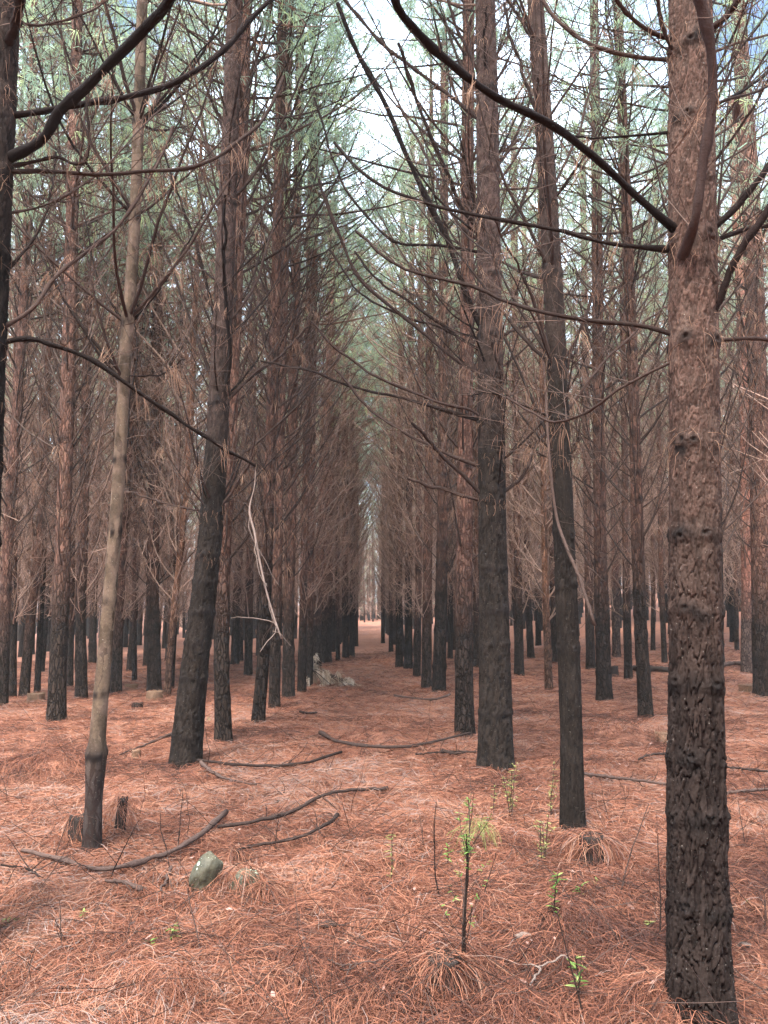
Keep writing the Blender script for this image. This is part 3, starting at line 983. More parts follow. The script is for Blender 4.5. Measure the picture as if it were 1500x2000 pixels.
# traced boughs: tree index -> list of (points px, width start, width end, depth change, bark)
BOUGHS = {
    0: [
        ([(1322, 468), (1250, 390), (1150, 300), (1070, 238), (960, 182), (850, 92), (785, 20), (760, -60)], 15, 17, -0.9, 1),
        ([(1352, 480), (1357, 430), (1368, 330), (1383, 210), (1378, 100), (1352, -10), (1330, -120)], 21, 22, -0.35, 1),
        ([(1395, 468), (1430, 412), (1500, 325), (1570, 240), (1640, 120)], 15, 12, -0.2, 1),
        ([(1398, 480), (1450, 452), (1530, 438), (1620, 400)], 11, 9, 0.2, 1),
        ([(1328, 662), (1250, 635), (1150, 624), (1050, 606), (1000, 588), (930, 558), (780, 512), (700, 440)], 11, 6, 0.5, 0),
        ([(1375, 660), (1402, 592), (1440, 512), (1500, 418), (1560, 320)], 18, 15, -0.3, 1),
        ([(1395, 668), (1450, 662), (1530, 670), (1620, 660)], 9, 8, 0.1, 0),
        ([(1310, 490), (1190, 475), (1100, 450), (1000, 430), (900, 410), (800, 385), (720, 345), (650, 280)], 10, 6, 0.6, 0),
        ([(1385, 75), (1415, 35), (1450, -15), (1500, -90)], 14, 12, -0.2, 1),
        ([(1310, 118), (1230, 110), (1140, 82), (1070, 15), (1030, -60)], 9, 7, 0.2, 0),
        ([(1315, 80), (1270, 62), (1200, 5), (1160, -60)], 9, 8, -0.2, 0),
        ([(1318, 255), (1200, 268), (1110, 262), (1040, 232)], 6, 4, 0.3, 0),
        ([(1322, 120), (1300, 75), (1277, 0), (1270, -60)], 8, 7, -0.2, 0),
        ([(1385, 215), (1430, 190), (1500, 165), (1570, 120)], 7, 5, 0.3, 0),
        ([(1390, 225), (1440, 180), (1510, 135), (1580, 70)], 7, 6, 0.5, 0),
        ([(1305, 695), (1220, 752), (1150, 800), (1080, 815), (1000, 765)], 7, 4, 0.6, 0),
    ],
    1: [
        ([(1100, 820), (1130, 770), (1180, 700), (1240, 640), (1310, 580)], 7, 4, 0.3, 0),
        ([(1095, 815), (1110, 700), (1150, 600), (1180, 500), (1210, 420)], 8, 4, 0.4, 0),
        ([(1080, 820), (1020, 790), (960, 770), (900, 770)], 5, 3, 0.2, 0),
        ([(1075, 720), (1040, 590), (1010, 520), (960, 430)], 7, 4, -0.5, 0),
        ([(1085, 905), (1060, 885), (1025, 865)], 5, 5, 0, 0),
        ([(1108, 905), (1122, 880), (1133, 860)], 6, 5, 0, 0),
        ([(1065, 250), (1030, 180), (1000, 100), (980, 0)], 8, 5, 0, 0),
        ([(1045, 90), (1000, 20), (960, -40)], 7, 5, 0, 0),
        ([(1080, 380), (1120, 280), (1150, 180), (1170, 60)], 6, 4, 0.3, 0),
        ([(1072, 460), (1060, 300), (1055, 150)], 6, 4, -0.4, 0),
    ],
    2: [
        ([(943, 658), (925, 610), (905, 560), (883, 500), (867, 457), (820, 367), (800, 317), (767, 240), (733, 160), (687, 67), (655, -20)], 13, 9, -1.0, 0),
        ([(930, 460), (900, 400), (880, 340), (850, 260), (820, 160), (793, 78)], 9, 7, -0.8, 0),
        ([(932, 240), (870, 180), (800, 125), (740, 80), (670, 0), (640, -50)], 8, 6, 0.3, 0),
        ([(932, 730), (900, 710), (850, 672), (800, 632), (760, 602), (700, 550), (660, 480), (632, 410), (618, 366)], 9, 6, -0.3, 0),
        ([(925, 665), (870, 640), (800, 590), (740, 550), (690, 500)], 7, 4, 0.2, 0),
        ([(930, 690), (860, 640), (790, 620), (700, 575), (640, 500)], 6, 4, 0.6, 0),
        ([(940, 828), (920, 800), (850, 782), (730, 735), (663, 683), (610, 620)], 7, 5, -0.4, 0),
        ([(928, 825), (800, 782), (700, 760), (600, 728), (500, 710)], 7, 4, 0.3, 0),
        ([(930, 915), (880, 890), (800, 850), (720, 790), (663, 720)], 8, 5, 0.2, 0),
        ([(952, 985), (900, 922), (860, 880), (830, 840), (808, 810)], 9, 7, -0.5, 0),
        ([(936, 982), (870, 956), (813, 941)], 7, 6, 0, 0),
        ([(985, 972), (1020, 930), (1050, 875), (1090, 835)], 8, 5, 0, 0),
        ([(965, 825), (985, 790), (988, 720), (975, 660)], 8, 5, -0.4, 0),
        ([(985, 660), (1010, 640), (1040, 620)], 7, 5, 0, 0),
        ([(945, 480), (890, 430), (850, 340), (800, 230), (760, 150)], 7, 4, 0.4, 0),
        ([(940, 495), (860, 480), (760, 470), (690, 400), (640, 300), (600, 180)], 7, 4, 0.5, 0),
        ([(975, 340), (1000, 280), (1030, 200), (1060, 100)], 7, 4, 0.1, 0),
        ([(970, 480), (1010, 420), (1040, 330), (1060, 230)], 7, 4, 0.4, 0),
        ([(945, 180), (920, 110), (880, 30), (860, -40)], 8, 5, -0.3, 0),
        ([(950, 160), (940, 90), (933, 0)], 7, 5, -0.5, 0),
    ],
    3: [
        ([(440, 795), (448, 700), (442, 600), (440, 500), (446, 400)], 9, 6, -0.8, 0),
        ([(430, 780), (400, 700), (370, 610), (330, 500), (280, 380)], 7, 4, 0.2, 0),
        ([(428, 665), (410, 580), (390, 500), (350, 400), (320, 290)], 8, 4, -0.4, 0),
        ([(455, 790), (500, 730), (560, 690), (620, 640)], 6, 4, 0.3, 0),
        ([(435, 1000), (460, 950), (490, 880), (500, 800)], 7, 4, -0.3, 0),
        ([(400, 1000), (330, 985), (240, 975)], 4, 3, 0, 0),
        ([(448, 640), (500, 560), (530, 470), (550, 380)], 6, 4, 0.2, 0),
        ([(450, 400), (500, 330), (540, 230), (590, 110)], 7, 4, 0.1, 0),
        ([(440, 410), (420, 300), (370, 200), (300, 90)], 7, 4, 0.2, 0),
        ([(455, 250), (500, 150), (560, 60)], 6, 4, 0.2, 0),
        ([(440, 560), (390, 520), (330, 420), (290, 350)], 5, 3, 0.2, 0),
    ],
    4: [
        ([(236, 632), (215, 590), (180, 520), (150, 400)], 5, 3, 0.2, 0),
        ([(250, 640), (285, 600), (320, 560), (360, 500), (400, 420)], 5, 3, 0.2, 0),
        ([(242, 735), (300, 730), (360, 712)], 4, 3, -0.2, 0),
        ([(255, 420), (210, 330), (170, 250), (130, 150)], 5, 3, 0.1, 0),
        ([(262, 410), (300, 330), (350, 240), (380, 130)], 5, 3, 0.1, 0),
    ],
    5: [
        ([(30, 315), (80, 275), (120, 212), (170, 165), (240, 95), (300, 25), (350, -40)], 20, 22, -0.6, 1),
        ([(30, 228), (80, 218), (160, 203), (260, 185), (350, 155), (430, 100), (480, 40), (540, -20)], 13, 11, 0.3, 1),
        ([(30, 336), (100, 335), (190, 341), (280, 333), (350, 331), (420, 310), (470, 275), (520, 230), (560, 150)], 9, 7, 0.4, 0),
        ([(30, 330), (70, 315), (110, 308), (150, 322), (170, 305), (172, 240), (160, 190)], 8, 4, -0.1, 0),
        ([(2, 676), (50, 661), (110, 676), (170, 698), (235, 740), (300, 785), (350, 815), (400, 850), (450, 885), (500, 912)], 11, 6, 0.5, 0),
        ([(2, 652), (60, 605), (110, 540), (165, 495), (240, 440), (300, 350), (340, 250)], 9, 5, 0.5, 0),
        ([(25, 110), (28, 40), (30, -40)], 20, 18, -0.3, 1),
        ([(30, 25), (60, 50), (110, 45), (180, 20), (230, -20)], 6, 4, 0.3, 0),
        ([(10, 560), (60, 470), (90, 400), (110, 300)], 7, 4, 0.4, 0),
        ([(28, 420), (90, 400), (180, 350), (250, 280), (330, 200)], 5, 3, 0.8, 0),
    ],
}

KIND_OPT = {'H1': (200, 1000), 'H2': (96, 620), 'H3': (110, 560), 'H4': (110, 560), 'H5': (60, 400), 'H6': (120, 500), 'A': (22, 150), 'B': (12, 70), 'O': (12, 70), 'P': (14, 80)}
MATS = {'H1': M_barkhero, 'H2': M_barkhero2, 'H3': M_barkhero2, 'H4': M_barkhero2, 'H5': M_smooth, 'H6': M_barkhero2, 'A': M_bark, 'B': M_bark, 'O': M_orange, 'P': M_pink}
CROWN_MATS = [M_twig, M_brown, M_green]
H_TREE = 17.5

# crown variants, built about a straight stem at the origin
straight = polyfun([0, 20], [0, 0], [0, 0])
crown_meshes, trunk_meshes = [], []
for k in range(8):
    r = np.random.default_rng(100 + k)
    H = H_TREE + r.uniform(-1, 1)
    mb = MB()
    make_branches(mb, straight, H, r, z0=1.55, zlive=8.7, per=5, dz=0.52, shoots=8, sub=3, rscale=1.35, nh=6, green=9, tw=0.0085)
    crown_meshes.append(mb.mesh('crown', CROWN_MATS))
    wob = np.cumsum(r.normal(size=(9, 2)) * 0.03, 0)
    wob[0] = 0
    cf = polyfun(np.linspace(-0.2, H, 9), wob[:, 0], wob[:, 1])
    rf = lambda z, H=H: 0.138 * np.clip(1 - (z / H), 0.03, 1) ** 0.7
    wz = np.cumsum(r.uniform(0.30, 0.55, 26)) + 0.2
    tm = trunk_mesh(cf, rf, -0.25, H, 12, 110, wz, seed=k * 9, amp=1.5)
    trunk_meshes.append(tm.mesh('trunk', [M_bark]))


def put_branch(parent, P, R, mats, r, sides=8, shoots=10, sub=2, nh=5, name='branch', scale=1.0, tw=0.003):
    mb = MB()
    mb.tubes(P, R, sides, 0, [r.random()])
    Pn = P[None]
    S, si = side_shoots(Pn, shoots, 0.12, 0.98, (0.2, 0.75 * scale + 0.2), 5, 0.35, r=r)
    mb.tubes(S, np.linspace(0.0032, 0.0012, 5)[None] * np.ones((len(S), 1)) * scale, 3, 1, r.random(len(S)))
    if sub:
        U, ui = side_shoots(S, sub, 0.2, 0.95, (0.12, 0.35), 4, 0.2, r=r)
        mb.tubes(U, np.linspace(0.0019, 0.0009, 4)[None] * np.ones((len(U), 1)) * scale, 3, 1, r.random(len(U)))
    if nh:
        k = max(1, int(shoots * 0.2))
        tufts(Pn, np.zeros(k, int), r.uniform(0.05, 0.9, k), nh * 2, (0.10, 0.24), tw, mb, 2, 3.2, r=r, out=0.18)
        kk = np.nonzero(r.random(len(S)) < 0.10)[0]
        tufts(S, kk, r.uniform(0.1, 0.9, len(kk)), nh, (0.08, 0.22), tw, mb, 2, 3.0, r=r, out=0.25)
    return mb.obj(name, mats, parent)


hand_xy = []
for ti, (nm, label, pts, kind) in enumerate(TREES):
    r = np.random.default_rng(500 + ti)
    bx, by, bw = pts[0]
    if kind == 'H6':
        b3 = PY(bx, by, 3.9)
        b3[2] = float(base_z(b3[0], b3[1]))
    else:
        b3 = G(bx, by)
    Y = float(b3[1])
    hand_xy.append((float(b3[0]), Y))
    zs, xs, rs = [], [], []
    for (px, py, w) in pts:
        q = PY(px, py, Y)
        zs.append(q[2])
        xs.append(q[0])
        rs.append(w * depth_of(q) / F / 2)
    zs[0] = min(zs[0], float(b3[2]))
    top = float(b3[2]) + H_TREE + r.uniform(-1, 1)
    zs, xs, rs = list(zs), list(xs), list(rs)
    sl = (xs[-1] - xs[-2]) / max(zs[-1] - zs[-2], 0.2)
    if zs[-1] < top - 1:
        zs += [min(zs[-1] + 3, top - 0.5), top]
        xs += [xs[-1] + sl * 1.5, xs[-1] + sl * 2.0]
        rs += [rs[-1] * (1 - 2.4 / (top - zs[-3])) if top - zs[-3] > 4 else rs[-1] * 0.5, 0.012]
    zb = float(b3[2]) - 0.25
    zs2, xs2, rs2 = [zb] + zs, [xs[0]] + xs, [rs[0]] + rs
    o1 = np.argsort(zs2)
    zs2, xs2, rs2 = np.array(zs2)[o1], np.array(xs2)[o1], np.array(rs2)[o1]
    ysw = np.full(len(zs2), Y)
    # smooth centre line
    zd = np.linspace(zb, top, 60)
    xd = np.interp(zd, zs2, xs2)
    ker = np.ones(3) / 3
    xd = np.convolve(np.pad(xd, 1, mode='edge'), ker, 'valid')
    cfun = polyfun(zd, xd, np.full(60, Y))
    rfun = lambda z, a=zs2, b=rs2: np.interp(z, a, b)
    root = empty(nm, (b3[0], Y, b3[2]))
    tag(root, label, 'tree', 'pine trees of the plantation')
    sides, rings = KIND_OPT[kind]
    gz = float(b3[2])
    hero = None
    zvis = None
    wz = gz + 0.25 + np.cumsum(r.uniform(0.28, 0.52, 30))
    if kind == 'H1':
        hero, zvis = (22, 0.012, 0.0042, gz + 1.75), gz + 4.6
        wz = [PY(1360, y, Y)[2] for y in (1770, 1590, 1480, 1330, 1190, 1040, 870, 670, 480, 240, 100)] + [gz + 5.3, gz + 6, gz + 6.7, gz + 7.4]
    elif kind == 'H2':
        hero, zvis = (16, 0.006, 0.0035, gz + 3.0), gz + 6.6
        wz = [PY(1110, y, Y)[2] for y in (1265, 1140, 1040, 905, 820, 725, 540, 400, 250, 90)] + [gz + 7 + 0.5 * k for k in range(9)]
    elif kind == 'H3':
        hero, zvis = (20, 0.010, 0.004, gz + 4.2), gz + 8.8
        wz = [PY(965, y, Y)[2] for y in (1390, 1255, 1190, 1110, 980, 910, 825, 735, 660, 540, 480, 340, 180, 20)] + [gz + 9.4 + 0.5 * k for k in range(6)]
    elif kind == 'H4':
        hero, zvis = (20, 0.010, 0.004, gz + 4.0), gz + 8.8
        wz = [PY(390, y, Y)[2] for y in (1435, 1320, 1255, 1195, 1135, 1085, 1000, 790, 665, 560, 400, 250, 100)] + [gz + 9.4 + 0.5 * k for k in range(6)]
    elif kind == 'H6':
        hero, zvis = (20, 0.009, 0.005, gz + 1.5), gz + 5.5
    elif kind == 'H5':
        zvis = gz + 6.5
        wz = [PY(200, y, Y)[2] for y in (1470, 1350, 1175, 1035, 900, 740, 630, 420, 240)]
    tm = trunk_mesh(cfun, rfun, zb, top, sides, rings, wz, hero, seed=ti * 5, zvis=zvis, amp=1.0 if kind[0] == 'H' else 1.5)
    tm.obj('trunk', [MATS[kind]], root)
    dep = Y
    if kind[0] == 'H':
        # traced boughs, each its own mesh
        for (bp, w0, w1, dy, red) in BOUGHS.get(ti, []):
            n_ = len(bp)
            q = np.array([PY(x, y, Y + dy * (i / (n_ - 1)) ** 1.2) for i, (x, y) in enumerate(bp)])
            # start inside the stem
            c0 = cfun(q[0, 2])
            if abs(q[0, 0] - c0[0]) < 0.3 * float(rfun(q[0, 2])) and w0 > 12 and ti == 0:
                # this limb leaves the near face of the stem
                q = np.array([PY(x, y, Y - 0.16 + dy * (i / (n_ - 1)) ** 1.2) for i, (x, y) in enumerate(bp)])
                q[0, 1] += 0.10
            else:
                q[0] = q[0] * 0.35 + c0 * 0.65
            PP = smoothpath(q, 26)
            PP += np.cumsum(r.normal(size=PP.shape) * (0.0022 if dep < 4.5 else 0.0040) * dep ** 0.5, 0) * np.linspace(0, 1, 26)[:, None]
            dd_ = np.array([depth_of(p_) for p_ in PP])
            w = np.linspace(w0, w1, 26) * 0.92 * (1 + 0.07 * r.normal(size=26)) * (1 + 0.3 * (r.random(26) < 0.18))
            w[:3] *= (1.35, 1.2, 1.08)
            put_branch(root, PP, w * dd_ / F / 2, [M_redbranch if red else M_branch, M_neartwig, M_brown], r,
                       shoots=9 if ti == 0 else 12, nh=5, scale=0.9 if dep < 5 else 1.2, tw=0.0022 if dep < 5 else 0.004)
        # dead needles caught on the whorls of the stem
        wv = np.array([w_ for w_ in wz if w_ > gz + (1.9 if kind == 'H1' else 2.3) and w_ < gz + 9])
        if len(wv) and kind != 'H5':
            nw = 55
            a_ = r.uniform(0, 6.283, (len(wv), nw))
            zz0 = np.repeat(wv[:, None], nw, 1) + r.normal(size=(len(wv), nw)) * 0.055
            rr_0 = rfun(zz0) * 1.06
            st_ = cfun(zz0) + np.stack([np.cos(a_) * rr_0, np.sin(a_) * rr_0, np.zeros_like(a_)], -1)
            d_ = np.stack([np.cos(a_) + r.normal(size=a_.shape) * 0.7, np.sin(a_) + r.normal(size=a_.shape) * 0.7, r.uniform(-1.2, 0.5, a_.shape)], -1)
            Q_ = grow(st_.reshape(-1, 3), d_.reshape(-1, 3), r.uniform(0.04, 0.18, a_.size), 5, -3.0, 0.45, r)
            mb = MB()
            mb.ribbons(Q_, 0.0014 * max(1, dep / 4), 0, r.random(a_.size) * 0.8)
            mb.obj('caught_needles', [M_brown], root, smooth=False)
        # the other limbs of the stem
        z0 = gz + {'H1': 4.9, 'H2': 2.6, 'H3': 2.6, 'H4': 2.6, 'H5': 2.4, 'H6': 4.6}[kind]
        cnt = {'H1': 8, 'H2': 26, 'H3': 34, 'H4': 34, 'H5': 22, 'H6': 8}[kind]
        zz_ = np.sort(r.uniform(z0, gz + 9, cnt))
        zz_ = np.array([min(wz, key=lambda w_: abs(w_ - z)) + r.uniform(-0.03, 0.03) for z in zz_])
        zz_ = np.where(zz_ < z0, z0 + r.random(cnt) * 2, zz_)
        az = r.uniform(0, 6.283, cnt)
        if kind in ('H1', 'H6'):
            az = r.uniform(-0.6, 3.7, cnt)
        el = np.radians(r.uniform(26, 56, cnt))
        D_ = np.stack([np.cos(az) * np.cos(el), np.sin(az) * np.cos(el), np.sin(el)], 1)
        LL = r.uniform(0.8, 2.6, cnt)
        PB = grow(cfun(zz_), D_, LL, 10, r.uniform(0.2, 1.2, cnt), 0.07, r)
        for i in range(cnt):
            R_ = (0.007 + 0.004 * LL[i]) * np.linspace(1, 0.25, 10)
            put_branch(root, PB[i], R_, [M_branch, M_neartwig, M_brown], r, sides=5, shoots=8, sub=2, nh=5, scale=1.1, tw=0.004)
        mb = MB()
        make_branches(mb, cfun, top, r, z0=gz + 9.0, zlive=gz + 8.8, per=5, dz=0.5, shoots=8, sub=0, nh=0, green=8, tw=0.0085)
        mb.obj('crown', CROWN_MATS, root)
    elif kind == 'A':
        mb = MB()
        make_branches(mb, cfun, top, r, z0=gz + 2.4, zlive=gz + 8.2, per=5, dz=0.48, shoots=9, sub=2, sides=4, nh=7, green=9, tw=0.007, rscale=1.05)
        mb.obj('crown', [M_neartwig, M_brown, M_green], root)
    else:
        o = bpy.data.objects.new('crown', crown_meshes[ti % 8])
        col.objects.link(o)
        o.parent = root
        a, b_ = cfun(gz + 1.0), cfun(gz + 9)
        dv = Vector(b_ - a).normalized()
        o.rotation_euler = (dv.to_track_quat('Z', 'Y') @ Matrix.Rotation(r.uniform(0, 6.28), 3, 'Z').to_quaternion()).to_euler()

# ------------------------------------------------------------------ rows of the plantation behind
cands = []
rr = random.Random(3)
hxy = np.array(hand_xy)
rowx = [1.38 + 3.05 * i for i in range(-22, 24)]
for rx_ in rowx:
    y = -30.0 + rr.uniform(0, 2)
    while y < 102:
        y += 2.35
        if rr.random() < (0.12 if y < 32 else 0.32):
            continue
        x = rx_ + rr.gauss(0, 0.16 if y < 60 else 0.16 + (y - 60) * 0.02)
        yy = y + rr.gauss(0, 0.25)
        z = float(base_z(x, yy))
        p = np.array([x, yy, z]) - EYEV
        dz_ = float(p @ FW)
        px = CX + F * float(p @ RT) / dz_ if dz_ > 0.3 else -9e9
        d = math.hypot(x, yy)
        inview = dz_ > 1 and -70 < px < 1570
        if abs(x) < 1.2 and y < 100:
            continue
        if abs(x) < 2.4 and y > 55 and rr.random() < 0.35:
            continue
        cands.append((d, x, yy, z, px, inview))
cands.sort()
hp = np.array([CX + F * ((x) * RT[0] + (y) * RT[1]) / (x * FW[0] + y * FW[1]) for x, y in hand_xy])
budget = 300 - len(TREES)
count = 0
rest = []
SHX = {
    'left': 'slender dark pine among the crowded trunks deep left of the needle path',
    'right': 'slender dark pine among the spaced trunks deep right of the needle path',
}
for (d, x, y, z, px, inview) in cands:
    near_hand = np.min(np.hypot(hxy[:, 0] - x, hxy[:, 1] - y)) < 1.5
    if not inview:
        if y < -3 and d < 32 and d > 5 or (y >= -3 and d > 12 and d < 60 and abs(x) < 0.85 * max(y, 14) + 8):
            rest.append((x, y, z))
        continue
    lim = 19.5 if px < 700 else 24.0
    if 700 <= px <= 850:
        lim = 30
    if d < lim or near_hand:
        continue
    if d < 27 and np.min(np.abs(hp - px)) < 9:
        continue
    if count < budget:
        k = rr.randrange(8)
        t = empty('pine_tree', (x, y, z))
        tag(t, SHX['left' if px < 722 else 'right'], 'tree', 'pine trees of the plantation')
        t.rotation_euler = (rr.gauss(0, 0.022), rr.gauss(0, 0.022), rr.uniform(0, 6.28))
        s = rr.uniform(0.88, 1.1)
        gi = rr.uniform(0.74, 1.22)
        t.scale = (s * gi, s * gi, s)
        for nm_, me_ in (('trunk', trunk_meshes[k]), ('crown', crown_meshes[k])):
            o = bpy.data.objects.new(nm_, me_)
            col.objects.link(o)
            o.parent = t
        count += 1
    else:
        rest.append((x, y, z))
print('individual far trees', count, 'mass', len(rest))

# the wood beyond, reading as one mass
for _ in range(900):
    a_, d_ = rr.uniform(-0.62, 0.62), rr.uniform(104, 150)
    x, y = d_ * math.sin(a_), d_ * math.cos(a_)
    rest.append((x, y, float(base_z(x, y))))
for _ in range(150):
    x, y = rr.uniform(-9, 9), rr.uniform(104, 160)
    rest.append((x, y, float(base_z(x, y))))
mb = MB()
r = np.random.default_rng(77)
R3 = np.array(rest)
n_ = len(R3)
Ht = H_TREE + r.uniform(-1.5, 1.2, n_)
zf = np.linspace(0, 1, 7)
Pt = R3[:, None, :] + np.stack([zf[None] * r.normal(0, 0.4, (n_, 1)), zf[None] * r.normal(0, 0.4, (n_, 1)), zf[None] * Ht[:, None] - 0.2 * (zf[None] == 0)], -1)
mb.tubes(Pt, 0.12 * np.clip(1 - zf, 0.05, 1)[None] ** 0.8 * np.ones((n_, 1)), 6, 3)
nb = 56
idx = np.repeat(np.arange(n_), nb)
dist_ = np.hypot(R3[:, 0], R3[:, 1])[idx]
far_ = dist_ > 62
ss = np.where(far_, r.uniform(0.02, 0.97, len(idx)), r.uniform(0.14, 0.97, len(idx)))
st, _ = along(Pt, idx, ss)
az = r.uniform(0, 6.283, len(idx))
el = np.radians(r.uniform(5, 40, len(idx)))
D_ = np.stack([np.cos(az) * np.cos(el), np.sin(az) * np.cos(el), np.sin(el)], 1)
live = ss > np.where((dist_ > 103) & (np.abs(R3[:, 0][idx]) < 12), 0.06, np.where(dist_ > 103, 0.3, 0.5))
LL = np.where(live, 2.4 * np.clip((1 - ss) / 0.45, 0.1, 1), r.uniform(1, 2.4, len(idx)))
PB = grow(st, D_, LL, 4, 0.7, 0.12, r)
mb.tubes(PB, np.linspace(0.017, 0.005, 4)[None] * np.ones((len(idx), 1)), 3, 0)
dead = np.nonzero(~live)[0]
S, si = side_shoots(PB[dead], 5, 0.2, 0.98, (0.4, 0.9), 3, 0.4, r=r)
mb.ribbons(S, np.where(dist_[dead][si] > 95, 0.03, 0.011)[:, None], 0)
dsel = dead[r.random(len(dead)) < 0.8]
tufts(PB, dsel, r.uniform(0.2, 0.95, len(dsel)), 3, (0.18, 0.36), 0.018, mb, 1, 3.0, r=r, out=0.35)
lv = np.nonzero(live)[0]
for q in range(2):
    tufts(PB, lv, r.uniform(0.25, 1.0, len(lv)), 3, (0.2, 0.4), 0.024, mb, 2, 1.2, r=r, out=0.8)
o = mb.obj('distant_pine_wood', [M_twig, M_brown, M_green, M_bark])
tag(o, 'far mass of brown and green pines closing the view beyond the rows', 'distant wood', kind='stuff')


# ------------------------------------------------------------------ things on the floor
def ground_path(px, lift=0.02):
    q = []
    for x, y in px:
        g = G(x, y)
        q.append([g[0], g[1], g[2] + lift])
    return np.array(q)


def fallen(name, label, px, w0, w1, mats=None, lift=0.062, shoots=7, cat='branch', n=24, group='branches fallen on the needle floor'):
    r = np.random.default_rng(int(px[0][0] * 7 + px[0][1]))
    q = ground_path(px, lift)
    P_ = smoothpath(q, n)
    P_[:, :2] += np.cumsum(r.normal(size=(n, 2)) * 0.0045, 0)
    g = hz(P_[:, 0], P_[:, 1])
    P_[:, 2] = np.maximum(P_[:, 2], g + 0.012) + r.normal(size=n) * 0.003
    dd_ = np.array([depth_of(p_) for p_ in P_])
    w = np.linspace(w0, w1, n) * 0.98 * (1 + 0.10 * r.normal(size=n)) * (1 + 0.35 * (r.random(n) < 0.14))
    mb = MB()
    mb.tubes(P_, w * dd_ / F / 2, 8, 0, [r.random()], cap=True)
    if shoots:
        S, si = side_shoots(P_[None], shoots, 0.1, 0.95, (0.12, 0.45), 6, 0.15, wob=0.2, r=r)
        S[:, :, 2] = np.maximum(S[:, :, 2], hz(S[:, :, 0].ravel(), S[:, :, 1].ravel()).reshape(S.shape[:2]) + 0.006)
        mb.tubes(S, np.linspace(0.0045, 0.0018, 6)[None] * np.ones((len(S), 1)), 4, 0, r.random(len(S)))
    o = mb.obj(name, mats or [M_fallen], None, loc=tuple(P_[0]))
    return tag(o, label, cat, group)


fallen('fallen_branch', 'longest bowed brown branch lying left of the lichen rock, ends rising', [(40, 1680), (120, 1700), (200, 1718), (270, 1705), (340, 1680), (390, 1650), (445, 1602)], 8, 11, shoots=9)
fallen('fallen_branch', 'dark jointed branch running right from the bowed one towards the path', [(425, 1632), (500, 1620), (570, 1600), (630, 1570), (690, 1560), (755, 1555)], 8, 6)
fallen('fallen_branch', 'thin branch lying just above and right of the lichen rock', [(460, 1677), (500, 1670), (570, 1655), (620, 1632), (655, 1608)], 5, 7)
fallen('fallen_branch', 'dark bow shaped branch across the middle of the path', [(625, 1440), (660, 1458), (730, 1468), (800, 1468), (860, 1455), (925, 1438)], 8, 4)
fallen('fallen_branch', 'long branch lying from the foot of the stout curving pine towards the path', [(388, 1497), (450, 1505), (540, 1508), (600, 1500), (660, 1480)], 5, 6)
fallen('fallen_branch', 'broken branch dropping forward from the foot of the stout curving pine', [(392, 1500), (430, 1530), (500, 1546)], 8, 3)
fallen('fallen_branch', 'thin dark branch between the slim leaning pine and the thickest pine', [(1140, 1524), (1180, 1530), (1230, 1535), (1312, 1546)], 7, 4)
fallen('fallen_branch', 'dark stick entering from the right edge, lower of two', [(1412, 1564), (1450, 1560), (1510, 1556)], 5, 5, shoots=3)
fallen('fallen_branch', 'thin stick entering from the right edge, upper of two', [(1408, 1508), (1450, 1512), (1510, 1519)], 4, 4, shoots=3)
fallen('fallen_branch', 'short black stick against the foot of the straight path edge pine', [(865, 1478), (895, 1482), (935, 1480)], 7, 4, shoots=2)
fallen('fallen_branch', 'pale thin stick left of the straight path edge pine', [(812, 1484), (860, 1481), (925, 1479)], 3, 3, shoots=2)
fallen('fallen_branch', 'short dark stick on the left side of the middle path', [(586, 1397), (600, 1400), (618, 1399)], 5, 3, shoots=1)
fallen('fallen_branch', 'curved grey branch ending in bristles left of the mossy pine', [(880, 1362), (850, 1372), (810, 1370), (770, 1364)], 4, 3)
fallen('fallen_branch', 'grey stick leaning from the left foreground towards the bowed branch', [(0, 1710), (50, 1715), (90, 1730)], 4, 4, shoots=3)
fallen('fallen_branch', 'short grey stub pointing down below the bowed branch', [(205, 1742), (245, 1748), (280, 1765)], 6, 9, shoots=3)
fallen('fallen_branch', 'thin rising twig between the bowed branch and the lichen rock', [(335, 1712), (325, 1740), (312, 1768)], 6, 4, shoots=3)
fallen('fallen_branch', 'thin stick left of the stout curving pine pointing up to it', [(232, 1485), (280, 1465), (338, 1440)], 3, 5, shoots=2)
fallen('fallen_branch', 'short stick in front of the thickest pine left side', [(1248, 1495), (1275, 1485), (1308, 1482)], 3, 5, shoots=2)
fallen('fallen_branch', 'thin grey stick on the needles left of the near stem plant', [(640, 1905), (670, 1915), (765, 1907)], 3, 3, shoots=2)
fallen('fallen_branch', 'pale curved stick between thickest pine and bright sprout', [(1038, 1955), (1065, 1915), (1120, 1893)], 4, 3, shoots=1, mats=[M_palewood])
fallen('fallen_log', 'dark fallen log on the right slope left of the thickest pine', [(1238, 1312), (1270, 1313), (1312, 1316)], 11, 12, mats=[M_darkwood], shoots=2, cat='log', lift=0.1, group=None)
fallen('fallen_log', 'grey brushy fallen log on the right slope beyond the thickest pine', [(1408, 1306), (1440, 1302), (1478, 1310)], 8, 7, shoots=10, cat='log', lift=0.1, group=None)

